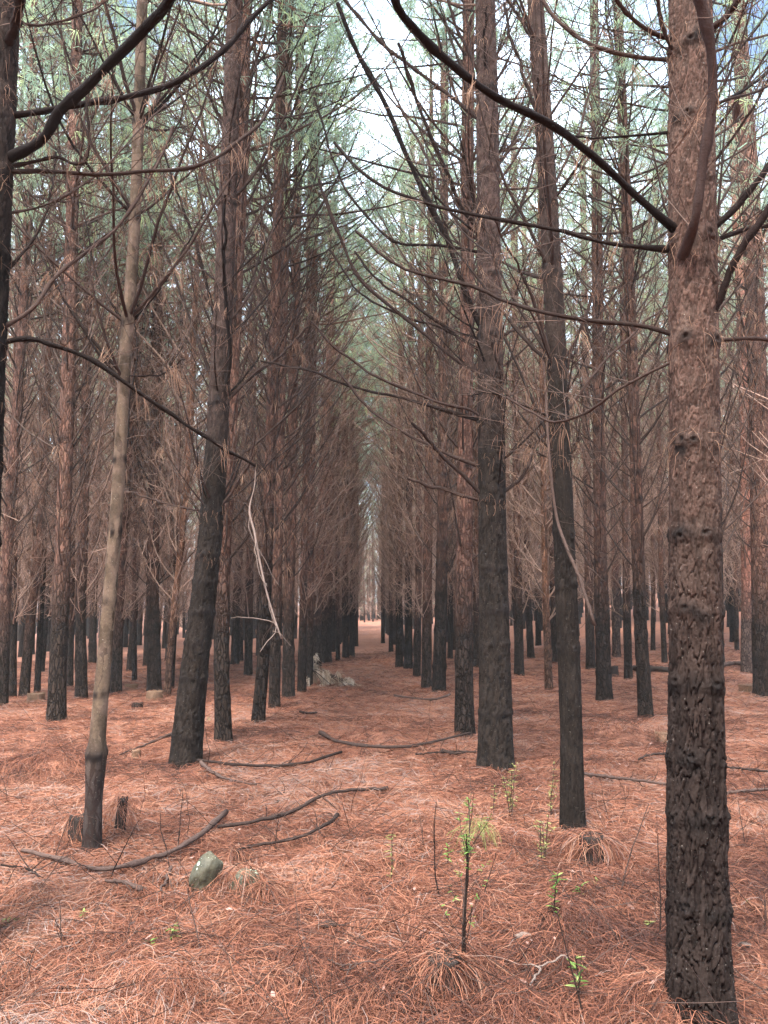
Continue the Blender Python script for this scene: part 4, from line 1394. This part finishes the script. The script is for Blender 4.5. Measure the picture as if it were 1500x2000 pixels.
# hanging broken stick, and the dead bough leaning on the slim pine
r = np.random.default_rng(9)
Yh = hand_xy[5][1] + 0.5
q = np.array([PY(x, y, Yh) for x, y in ((499, 912), (497, 950), (487, 996), (497, 1040), (505, 1085), (519, 1150), (535, 1205), (550, 1248))])
PP = smoothpath(q, 24)
mb = MB()
wdt = np.interp(np.linspace(0, 1, 24), [0, 0.2, 0.3, 1], [1.6, 1.8, 4.6, 3]) * Yh / F / 2
mb.tubes(PP, wdt, 8, 0, [0.7], cap=True)
S, _ = side_shoots(PP[None], 9, 0.3, 0.95, (0.25, 0.6), 7, -0.2, wob=0.22, r=r)
mb.tubes(S, np.linspace(0.0028, 0.0012, 7)[None] * np.ones((len(S), 1)), 4, 0, r.random(len(S)))
tag(mb.obj('broken_branch', [M_palewood], None, loc=tuple(PP[0])), 'pale barkless broken stick hanging from the end of a long arching bough', 'branch')
Yl = hand_xy[1][1] - 0.14
q = np.array([PY(x, y, Yl + dy) for x, y, dy in ((1062, 668, 0.25), (1066, 760, 0.15), (1072, 880, 0.0), (1085, 1000, 0), (1105, 1065, -0.1), (1130, 1125, -0.2), (1162, 1222, -0.3))])
PP = smoothpath(q, 24)
mb = MB()
mb.tubes(PP, np.linspace(5, 7, 24) * Yl / F / 2, 8, 0, [0.6], cap=True)
S, _ = side_shoots(PP[None], 10, 0.1, 0.95, (0.2, 0.6), 7, -0.1, wob=0.2, r=r)
mb.tubes(S, np.linspace(0.003, 0.0012, 7)[None] * np.ones((len(S), 1)), 4, 0, r.random(len(S)))
tag(mb.obj('broken_branch', [M_fallen], None, loc=tuple(PP[0])), 'dead grey brown bough snapped and leaning down along the slim reddish pine', 'branch')


def rock_mesh(c, rad, rot, seed, flat=0.0):
    nu, nv = 48, 28
    th = np.linspace(0, 2 * math.pi, nu, endpoint=False)
    ph = np.linspace(0.02, math.pi - 0.02, nv)
    TH, PH = np.meshgrid(th, ph)
    d = np.stack([np.cos(TH) * np.sin(PH), np.sin(TH) * np.sin(PH), np.cos(PH)], -1)
    rr0 = np.random.default_rng(seed)
    nrm = norm(rr0.normal(size=(9, 3)))
    k = np.min([np.where((d @ n_) > 0.05, rr0.uniform(0.8, 1.0) / np.maximum(d @ n_, 0.05), 9) for n_ in nrm], 0)
    k = np.minimum(k, 1.12)
    k = k + 0.10 * (vnoise(d[..., 0] * 4 + seed, d[..., 1] * 4 + d[..., 2] * 3 + 9) - 0.5) + 0.05 * (vnoise(d[..., 0] * 13 + seed, d[..., 1] * 13 + d[..., 2] * 9 + 9) - 0.5)
    v = d * k[..., None] * np.array(rad)
    v = v.reshape(-1, 3) @ np.array(rot.to_matrix()).T + np.array(c)
    idx = np.arange(nu * nv).reshape(nv, nu)
    mb = MB()
    mb.add(v, np.stack([idx[:-1], np.roll(idx[:-1], -1, 1), np.roll(idx[1:], -1, 1), idx[1:]], -1))
    return mb


from mathutils import Euler
g = G(400, 1735)
o = rock_mesh((g[0], g[1], g[2] + 0.075), (0.075, 0.08, 0.125), Euler((0.1, 0.5, 0.2)), 4).obj('rock', [M_rock], None, loc=tuple(g))
tag(o, 'olive grey rock with pale green lichen spots left of the draped rock', 'rock')
g = G(478, 1740)
t = empty('rock', g)
tag(t, 'smaller rock draped in orange needles right of the lichen rock', 'rock')
rock_mesh((g[0], g[1], g[2] + 0.04), (0.085, 0.07, 0.075), Euler((0.2, -0.3, 0.5)), 8).obj('stone', [M_rock], t)


def drape(mb, c, rad, h, n, L=(0.14, 0.26), w=0.0028, r=rng, rr=(0.1, 1.0), mat=0):
    ph0 = r.uniform(0, 6.283)
    # needles fall in a few locks, with bare dark pockets between them
    a = np.where(r.random(n) < 0.7, (np.floor(r.random(n) * 5) + 0.5 * r.normal(size=n)) * 6.283 / 5 + ph0, r.uniform(0, 6.283, n))
    q = np.sqrt(r.random(n)) * rad * 1.15
    st = np.stack([c[0] + np.cos(a) * q * 1.15, c[1] + np.sin(a) * q * 0.9, c[2] + 0.015 + h * (1.08 - 0.35 * (q / rad) ** 2) * r.uniform(0.75, 1.05, n)], 1)
    da = a + r.normal(size=n) * 1.25 + 0.5
    d = np.stack([np.cos(da), np.sin(da), r.uniform(-0.2, 0.45, n)], 1)
    P_ = grow(st, d, r.uniform(L[0] * 0.6, L[1] * 1.1, n), 7, r.uniform(-3.4, -1.2, n), 0.16, r)
    n_p = 7
    g_ = hz(P_[:, :, 0].ravel(), P_[:, :, 1].ravel()).reshape(n, n_p) + 0.006 + r.random((n, 1)) * 0.02
    P_[:, :, 2] = np.maximum(P_[:, :, 2], g_)
    mb.ribbons(P_, w * 0.75 * r.uniform(0.7, 1.3, (n, 1)), mat, r.uniform(rr[0], rr[1], n))


r = np.random.default_rng(21)
mb = MB()
drape(mb, (g[0] + 0.01, g[1], g[2]), 0.10, 0.13, 260, r=r)
mb.obj('draped_needles', [M_litter], t, smooth=False)


def stump(px, py, rad, h, label, name='tree_stump', needles=400, mats=None, lean=(0, 0), cutrnd=0.2, w=0.003):
    g = G(px, py)
    r = np.random.default_rng(px)
    t = empty(name, g)
    tag(t, label, 'stump')
    nu, nv = 28, 14
    th = np.linspace(0, 2 * math.pi, nu, endpoint=False)
    rows = []
    for i, k in enumerate(np.linspace(0, 1, nv)):
        rk = rad * (1.25 - 0.25 * min(1, k * 2.5)) * (1 + 0.16 * (vnoise(np.cos(th) * 2 + px, np.sin(th) * 2 + k * 2) - 0.5) * 2)
        z = -0.06 + (h + 0.06) * k + (cutrnd * h * (vnoise(np.cos(th) * 3 + px, np.sin(th) * 3) - 0.5) if i == nv - 1 else 0)
        rows.append(np.stack([g[0] + np.cos(th) * rk + lean[0] * k, g[1] + np.sin(th) * rk + lean[1] * k, np.full(nu, g[2]) + z], -1))
    for k in (0.75, 0.4, 0.05):
        rows.append(np.stack([g[0] + lean[0] + np.cos(th) * rad * k, g[1] + lean[1] + np.sin(th) * rad * k,
                              g[2] + h * (0.94 + 0.1 * (vnoise(np.cos(th) * 3 * k + px, np.sin(th) * 3 * k) - 0.5))], -1))
    V = np.array(rows)
    idx = np.arange(V.shape[0] * nu).reshape(V.shape[0], nu)
    mb = MB()
    mb.add(V, np.stack([idx[:-1], np.roll(idx[:-1], -1, 1), np.roll(idx[1:], -1, 1), idx[1:]], -1))
    mb.obj('wood', mats or [M_stump], t)
    if needles:
        mb = MB()
        drape(mb, g, rad * 1.15, h * 1.05, needles, r=r, w=w)
        mb.obj('draped_needles', [M_litter], t, smooth=False)
    return t


stump(1155, 1680, 0.085, 0.16, 'dark mossy stump under draped needles at the foot of the slim leaning pine', needles=420, mats=[M_darkwood])
stump(868, 1915, 0.075, 0.10, 'hollow dark stump under arching needles at the near stem plant foot', needles=520, mats=[M_darkwood], w=0.0022)
stump(302, 1366, 0.17, 0.17, 'cut brown stump in front of the upright pine right of the pale trunk', needles=60)
stump(268, 1384, 0.09, 0.10, 'small ragged dark stump left of the cut brown one', needles=50, mats=[M_darkwood])
stump(70, 1368, 0.17, 0.14, 'low brown stump at the foot of the black leaning pine', needles=90)
stump(257, 1345, 0.15, 0.10, 'distant low stump beneath the pale trunk side, right of its stem', needles=40)
stump(155, 1640, 0.07, 0.16, 'mossy stump tucked against the left side of the black scaly foot', needles=160, mats=[M_darkwood])
stump(232, 1625, 0.035, 0.24, 'thin splintered stub standing right of the black scaly foot', needles=220, mats=[M_darkwood], lean=(0.02, 0))
stump(456, 1690, 0.02, 0.10, 'little black stub rising above the draped rock', needles=120, mats=[M_darkwood], lean=(0.03, 0))
stump(1418, 1605, 0.022, 0.09, 'little black stub right of the thickest pine', needles=110, mats=[M_darkwood], lean=(0.02, 0))
stump(1198, 1320, 0.14, 0.26, 'small black stump on the right slope near the green footed pine', needles=10, mats=[M_darkwood])
stump(520, 1755, 0.03, 0.075, 'small hollow black stub covered by needles right of the two rocks', needles=200, mats=[M_darkwood])
stump(265, 1480, 0.05, 0.09, 'small pale stub between the pale trunk and the stout curving pine', needles=60)
stump(1298, 1445, 0.12, 0.10, 'needle covered low stump left of the narrow peeking pine', needles=200)
stump(1462, 1352, 0.2, 0.17, 'wide straw covered stump on the right slope', needles=200)

# brush heap of dry pine boughs
r = np.random.default_rng(31)
g = G(655, 1338)
t = empty('brush_heap', g)
tag(t, 'heap of pale dry pine boughs beside the path under the left row', 'brush heap')
for k in range(16):
    mb = MB()
    a = r.uniform(0, 6.28)
    x0 = g[0] + r.uniform(-0.75, 0.55)
    y0 = g[1] + r.uniform(-0.3, 0.5)
    hh_ = 0.62 * np.clip(1 - (x0 - g[0] + 0.75) / 1.5, 0.12, 1)
    stt = np.array([[x0 - 0.3, y0, g[2] + hh_ * r.uniform(0.7, 1.1)]])
    PB_ = grow(stt, np.array([[1.0, -0.3 + r.normal() * 0.4, -0.2]]), 1.0, 8, -0.9, 0.08, r)
    mb.tubes(PB_, np.linspace(0.014, 0.005, 8)[None], 5, 1)
    S, si = side_shoots(PB_, 8, 0.1, 1.0, (0.2, 0.5), 4, -0.6, r=r)
    mb.tubes(S, np.linspace(0.006, 0.003, 4)[None] * np.ones((len(S), 1)), 3, 1)
    ii = np.repeat(np.arange(len(S)), 3)
    tufts(S, ii, r.uniform(0.3, 1.0, len(ii)), 14, (0.16, 0.28), 0.010, mb, 0, 1.8, rr=(0.1, 0.9), r=r, out=0.35)
    for q_ in mb.v:
        q_[:, 2] = np.maximum(q_[:, 2], g[2] - 0.02)
    mb.obj('bough', [M_pale, M_fallen], t)


# plants
def plant(px, py, top, label, mat=None, lean=0.0, nst=1, leaves=8, lw=0.010, ll=0.06, tip=0.35, stem=M_fallen, group='green seedlings on the floor', cat='seedling', branchy=0):
    """px, py: foot pixel; top: pixel y of the tip"""
    g = G(px, py)
    r = np.random.default_rng(px * 3 + py)
    Hh = (py - top) * depth_of(g) / F
    t = empty('seedling', g)
    tag(t, label, cat, group)
    for k in range(nst):
        st = np.array([[g[0] + r.normal() * 0.01, g[1], g[2] - 0.01]])
        d = np.array([[lean + r.normal() * 0.12 * (k > 0), r.normal() * 0.1, 1.0]])
        L_ = Hh * (1 if k == 0 else r.uniform(0.6, 0.95))
        P_ = grow(st, d, L_, 9, 0.3, 0.05, r)
        mb = MB()
        mb.tubes(P_, np.linspace(0.0032, 0.0014, 9)[None] * (1 + Hh), 5, 0)
        Ps = P_
        if branchy:
            S, si = side_shoots(P_, branchy, 0.15, 0.9, (0.1 * Hh + 0.04, 0.45 * Hh), 6, 0.4, spread=0.5, wob=0.06, r=r)
            mb.tubes(S, np.linspace(0.002, 0.001, 6)[None] * np.ones((len(S), 1)), 4, 0)
        mb.obj('stem', [stem], t)
        if leaves and mat is not None:
            ml = MB()
            n_ = leaves * 3
            s_ = 1 - tip + tip * (np.repeat(np.arange(leaves), 3) + 0.5) / leaves
            p_, tt = along(P_, np.zeros(n_, int), np.clip(s_, 0, 0.999))
            a = r.uniform(0, 6.28, n_)
            d = np.stack([np.cos(a), np.sin(a), r.uniform(0.1, 0.9, n_)], 1)
            Lq = grow(p_, d, ll * r.uniform(0.6, 1.2, n_), 5, -0.5, 0.03, r)
            ml.ribbons(Lq, np.array([0.35, 0.9, 1, 0.7, 0.1]) * lw, 0, r.random(n_), np.tile([[0, 0, 1.0]], (n_, 1)) + r.normal(size=(n_, 3)) * 0.2)
            if branchy:
                kk = np.nonzero(r.random(len(S)) < 0.7)[0]
                kk = np.repeat(kk, 6)
                p_, tt = along(S, kk, r.uniform(0.6, 0.99, len(kk)))
                a = r.uniform(0, 6.28, len(kk))
                d = np.stack([np.cos(a), np.sin(a), r.uniform(0, 0.8, len(kk))], 1)
                Lq = grow(p_, d, ll * r.uniform(0.5, 0.9, len(kk)), 5, -0.5, 0.03, r)
                ml.ribbons(Lq, np.array([0.35, 0.9, 1, 0.7, 0.1]) * lw * 0.9, 0, r.random(len(kk)), np.tile([[0, 0, 1.0]], (len(kk), 1)) + r.normal(size=(len(kk), 3)) * 0.2)
            ml.obj('foliage', [mat], t)
    return t


plant(905, 1890, 1572, 'tallest thin stemmed plant with green tips rising from the hollow stump', M_sprout, nst=3, leaves=7, branchy=5, tip=0.14, ll=0.036, lw=0.008)
plant(1078, 1790, 1700, 'bright green leafy sprout right of the tall stemmed plant', M_sprout, leaves=9, tip=0.9, ll=0.055, lw=0.011)
plant(1125, 1755, 1722, 'small bright sprout touching the bright leafy one on its right', M_sprout, leaves=4, tip=0.8, ll=0.05, lean=0.3)
plant(1135, 1960, 1856, 'long narrow leaved green sprout nearest the thickest pine', M_sprout, leaves=6, tip=0.7, ll=0.055, lw=0.011)
plant(768, 1722, 1625, 'sparse yellow green sprout left of the tall stemmed plant', M_yellow, leaves=9, tip=0.95, ll=0.045)
plant(1000, 1600, 1490, 'feathery yellow green bush behind the tall stemmed plant', M_yellow, nst=3, leaves=8, tip=0.8, ll=0.04, branchy=4)
plant(965, 1590, 1530, 'low yellow green sprig left of the feathery bush', M_yellow, leaves=6, tip=0.8, ll=0.04, branchy=2)
plant(1078, 1600, 1485, 'tall yellow green sprig against the slim leaning pine', M_yellow, nst=2, leaves=8, tip=0.8, ll=0.04, branchy=3)
plant(1060, 1690, 1590, 'pale budded thin bush between bright sprout and slim pine', M_yellow, nst=3, leaves=8, tip=0.85, ll=0.03, branchy=4)
plant(872, 1700, 1650, 'small green tip left of the tall plant stems', M_sprout, leaves=5, tip=0.6, ll=0.045)
plant(155, 1798, 1775, 'tiny sprout below the bowed branch', M_sprout, leaves=4, tip=0.8, ll=0.035)
plant(335, 1840, 1806, 'two tiered tiny sprout below the lichen rock', M_sprout, leaves=7, tip=0.9, ll=0.04)
plant(290, 1860, 1835, 'tiny bluish sprout left of the two tiered one', M_sprout, leaves=4, tip=0.8, ll=0.035)
plant(10, 1815, 1790, 'tiny sprout cut by the left edge', M_sprout, leaves=4, tip=0.8, ll=0.035)
plant(38, 1808, 1792, 'tiny sprout second from the left edge', M_sprout, leaves=4, tip=0.8, ll=0.03)
plant(48, 1846, 1835, 'tiniest sprout in the lower left needles', M_yellow, leaves=3, tip=0.8, ll=0.03)
plant(1266, 1818, 1795, 'pale yellow sprout left of the thickest pine foot', M_yellow, leaves=5, tip=0.8, ll=0.035)
plant(1458, 1772, 1758, 'tiny sprout right of the thickest pine', M_sprout, leaves=4, tip=0.8, ll=0.03)
plant(1168, 1728, 1715, 'tiny yellowish sprig above the long narrow leaved sprout', M_yellow, leaves=4, tip=0.8, ll=0.03)
plant(955, 1612, 1594, 'tiny sprig above the drooping grass tuft', M_sprout, leaves=4, tip=0.8, ll=0.035)
plant(1250, 1608, 1598, 'tiny yellow sprig right of the mossy stump', M_yellow, leaves=3, tip=0.8, ll=0.03)
plant(405, 1408, 1400, 'tiny green sprig at the right of the stout curving pine', M_sprout, leaves=4, tip=0.8, ll=0.06)
for (px, py, top, ln, lab) in ((1295, 1835, 1620, 0.0, 'bare upright twig beside the thickest pine'), (1212, 1745, 1560, 0.25, 'bare twig leaning right below the dark stick'),
                               (1140, 1995, 1790, -0.2, 'bare stem leaning left behind the narrow leaved sprout'), (860, 1760, 1560, -0.15, 'bare forked twig left of the tall plant'),
                               (830, 1660, 1590, -0.3, 'small bare forked twig above the sparse sprout'), (940, 1760, 1660, 0.3, 'drooping bare stem right of the tall plant'),
                               (100, 1690, 1590, 0.35, 'curved bare twig left of the black scaly foot'), (215, 1720, 1590, 0.4, 'curved bare twig right of the black scaly foot'),
                               (350, 1660, 1550, 0.0, 'straight bare twig above the bowed branch'), (395, 1860, 1720, -0.25, 'arched bare twig under the lichen rock'),
                               (540, 1670, 1585, -0.05, 'short bare twig between two fallen branches'), (625, 1640, 1590, 0.05, 'short bare twig at the thin branch end'),
                               (120, 1855, 1760, -0.1, 'thin bare stem in the lower left needles'), (1495, 1820, 1740, 0.1, 'bare twig at the lower right edge'),
                               (1455, 1650, 1560, -0.2, 'pale bare twig by the little black stub')):
    plant(px, py, top, lab, None, lean=ln, leaves=0, branchy=2, group='bare twigs standing in the needles', cat='twig')

# drooping green grass tuft hung on the tall plant
g = G(935, 1660)
mb = MB()
r = np.random.default_rng(5)
drape(mb, (g[0], g[1], g[2]), 0.05, 0.20, 90, L=(0.12, 0.24), w=0.0032, r=r, rr=(0.0, 1.0))
t = mb.obj('grass_tuft', [M_yellow], None, smooth=False, loc=tuple(g))
tag(t, 'drooping yellow green grass tuft right of the tall plant tip', 'grass tuft')

# tussocks of paler needles
for (px, py, rad, h, n_, lab) in ((105, 1500, 0.30, 0.12, 700, 'broad grey pink hump of needles left of the pale trunk'),
                                  (760, 1945, 0.12, 0.06, 450, 'tangled hump of needles in front of the hollow stump'),
                                  (330, 1925, 0.10, 0.06, 320, 'small hump of needles below the two tiered sprout'),
                                  (225, 1770, 0.12, 0.07, 320, 'dark pocketed hump of needles under the bowed branch'),
                                  (60, 1755, 0.10, 0.06, 220, 'fanned hump of needles at the lower left'),
                                  (1300, 1985, 0.14, 0.08, 420, 'pale hump of needles at the foot of the thickest pine'),
                                  (1170, 1755, 0.13, 0.06, 260, 'round hump of needles behind the bright sprouts'),
                                  (1210, 1780, 0.10, 0.07, 240, 'peaked hump of needles below the leaning bare twig'),
                                  (1440, 1620, 0.18, 0.08, 260, 'hump of needles under the little black stub at right'),
                                  (325, 1540, 0.10, 0.06, 160, 'pale hump of needles right of the scaly foot pine'),
                                  (430, 1760, 0.12, 0.05, 200, 'hump of needles hugging the base of the lichen rock'),
                                  (1010, 1985, 0.08, 0.05, 180, 'pale loop of needles at the bottom edge'),
                                  (740, 1410, 0.25, 0.10, 150, 'flat straw hump in the middle of the path'),
                                  (1210, 1430, 0.35, 0.14, 260, 'straw hump between the two right hand pines')):
    g = G(px, py)
    r = np.random.default_rng(px)
    mb = MB()
    k_ = max(1, g[1] / 4.5)
    drape(mb, g, rad * 1.2, h * 0.8, int(n_ * 0.7), L=(0.08, 0.18), w=0.0020 * k_, r=r, rr=(0.0, 0.8))
    t = mb.obj('needle_hump', [M_litter], None, smooth=False, loc=tuple(g))
    tag(t, lab, 'needle hump')


# pine cones
def cone(px, py, L, label, pale, rot, trunkpos=None):
    g = G(px, py) if trunkpos is None else trunkpos
    nrow, nc = 11, 9
    mb = MB()
    R_ = Euler(rot).to_matrix()
    Rm = np.array(R_)
    zs_ = np.linspace(0, 1, 12)
    prof = np.sin(np.pi * np.clip(zs_ * 0.86 + 0.12, 0, 1)) ** 0.8 * 0.2 * L
    core = np.stack([np.zeros(12), np.zeros(12), (zs_ - 0.5) * L], 1)
    loc = np.array([g[0], g[1], g[2] + (0.2 * L + 0.02 if trunkpos is None else 0)])
    mb.tubes(core @ Rm.T + loc, prof * 0.8, 8, 0, [0.2])
    V_, F_, c_ = [], [], 0
    for i in range(nrow):
        k = (i + 0.5) / nrow
        pr = np.interp(k, zs_, prof)
        for j in range(nc):
            a = (j + 0.5 * (i % 2)) * 2 * math.pi / nc
            w = pr * 0.45
            o_ = np.array([math.cos(a), math.sin(a), 0])
            s_ = np.array([-math.sin(a), math.cos(a), 0])
            b0 = o_ * pr * 0.6 + np.array([0, 0, (k - 0.5) * L - 0.01])
            tp = o_ * pr * 1.25 + np.array([0, 0, (k - 0.5) * L + 0.035 * L / 0.08 * 0.3])
            V_ += [b0 - s_ * w * 0.6, b0 + s_ * w * 0.6, tp + s_ * w * 0.8, tp - s_ * w * 0.8]
            F_.append([c_, c_ + 1, c_ + 2, c_ + 3])
            c_ += 4
    mb.add(np.array(V_) @ Rm.T + loc, F_, 0, np.full(len(V_), 0.8))
    o = mb.obj('pine_cone', [M_palewood if pale else M_fallen], None, smooth=False, loc=tuple(loc))
    tag(o, label, 'pine cone', 'pine cones lying about')


cone(1022, 1842, 0.07, 'pale open cone on the needles below the bright leafy sprout', True, (1.4, 0.3, 1.2))
cone(1452, 1862, 0.07, 'pale closed cone on the needles right of the thickest pine', True, (1.2, 0.2, 0.6))
cone(193, 1988, 0.055, 'round pale cone at the bottom edge below the sprouts', True, (1.4, 0, 1.5))
cone(640, 1822, 0.09, 'dark weathered cone half sunk in the needles', False, (1.5, 0, 1.5))
cone(808, 1612, 0.05, 'small grey cone on the needles left of the tall plant', True, (1.3, 0, 0.4))
cone(543, 1573, 0.05, 'small pale cone above the dark jointed branch', True, (1.3, 0, 0.9))
cone(1438, 222, 0.10, 'dark cone hanging by the trunk at upper right', False, (0.2, 0.1, 0), PY(1438, 218, 4.5))
cone(1188, 750, 0.07, 'pale cone on a branch between the slim pine and thickest pine', True, (1.2, 0.8, 0), PY(1190, 750, 5.0))


# ------------------------------------------------------------------ thin haze under the trees
hm, hn, hl, ho = nt('haze_air')
pv = hn.new('ShaderNodeVolumePrincipled')
pv.inputs['Color'].default_value = (0.97, 0.94, 0.91, 1)
pv.inputs['Density'].default_value = 0.0008
pv.inputs['Anisotropy'].default_value = 0.1
hl.new(pv.outputs[0], ho.inputs['Volume'])
mb = MB()
x0, x1, y0, y1, z0_, z1_ = -700, 700, -350, 1000, -8, 30
c8 = [(x, y, z) for z in (z0_, z1_) for y in (y0, y1) for x in (x0, x1)]
mb.add(c8, [(0, 2, 3, 1), (4, 5, 7, 6), (0, 1, 5, 4), (2, 6, 7, 3), (0, 4, 6, 2), (1, 3, 7, 5)])
tag(mb.obj('haze', [hm], smooth=False), 'faint pale haze filling the air between the distant trunks', 'haze', kind='stuff')
cy.volume_bounces = 0
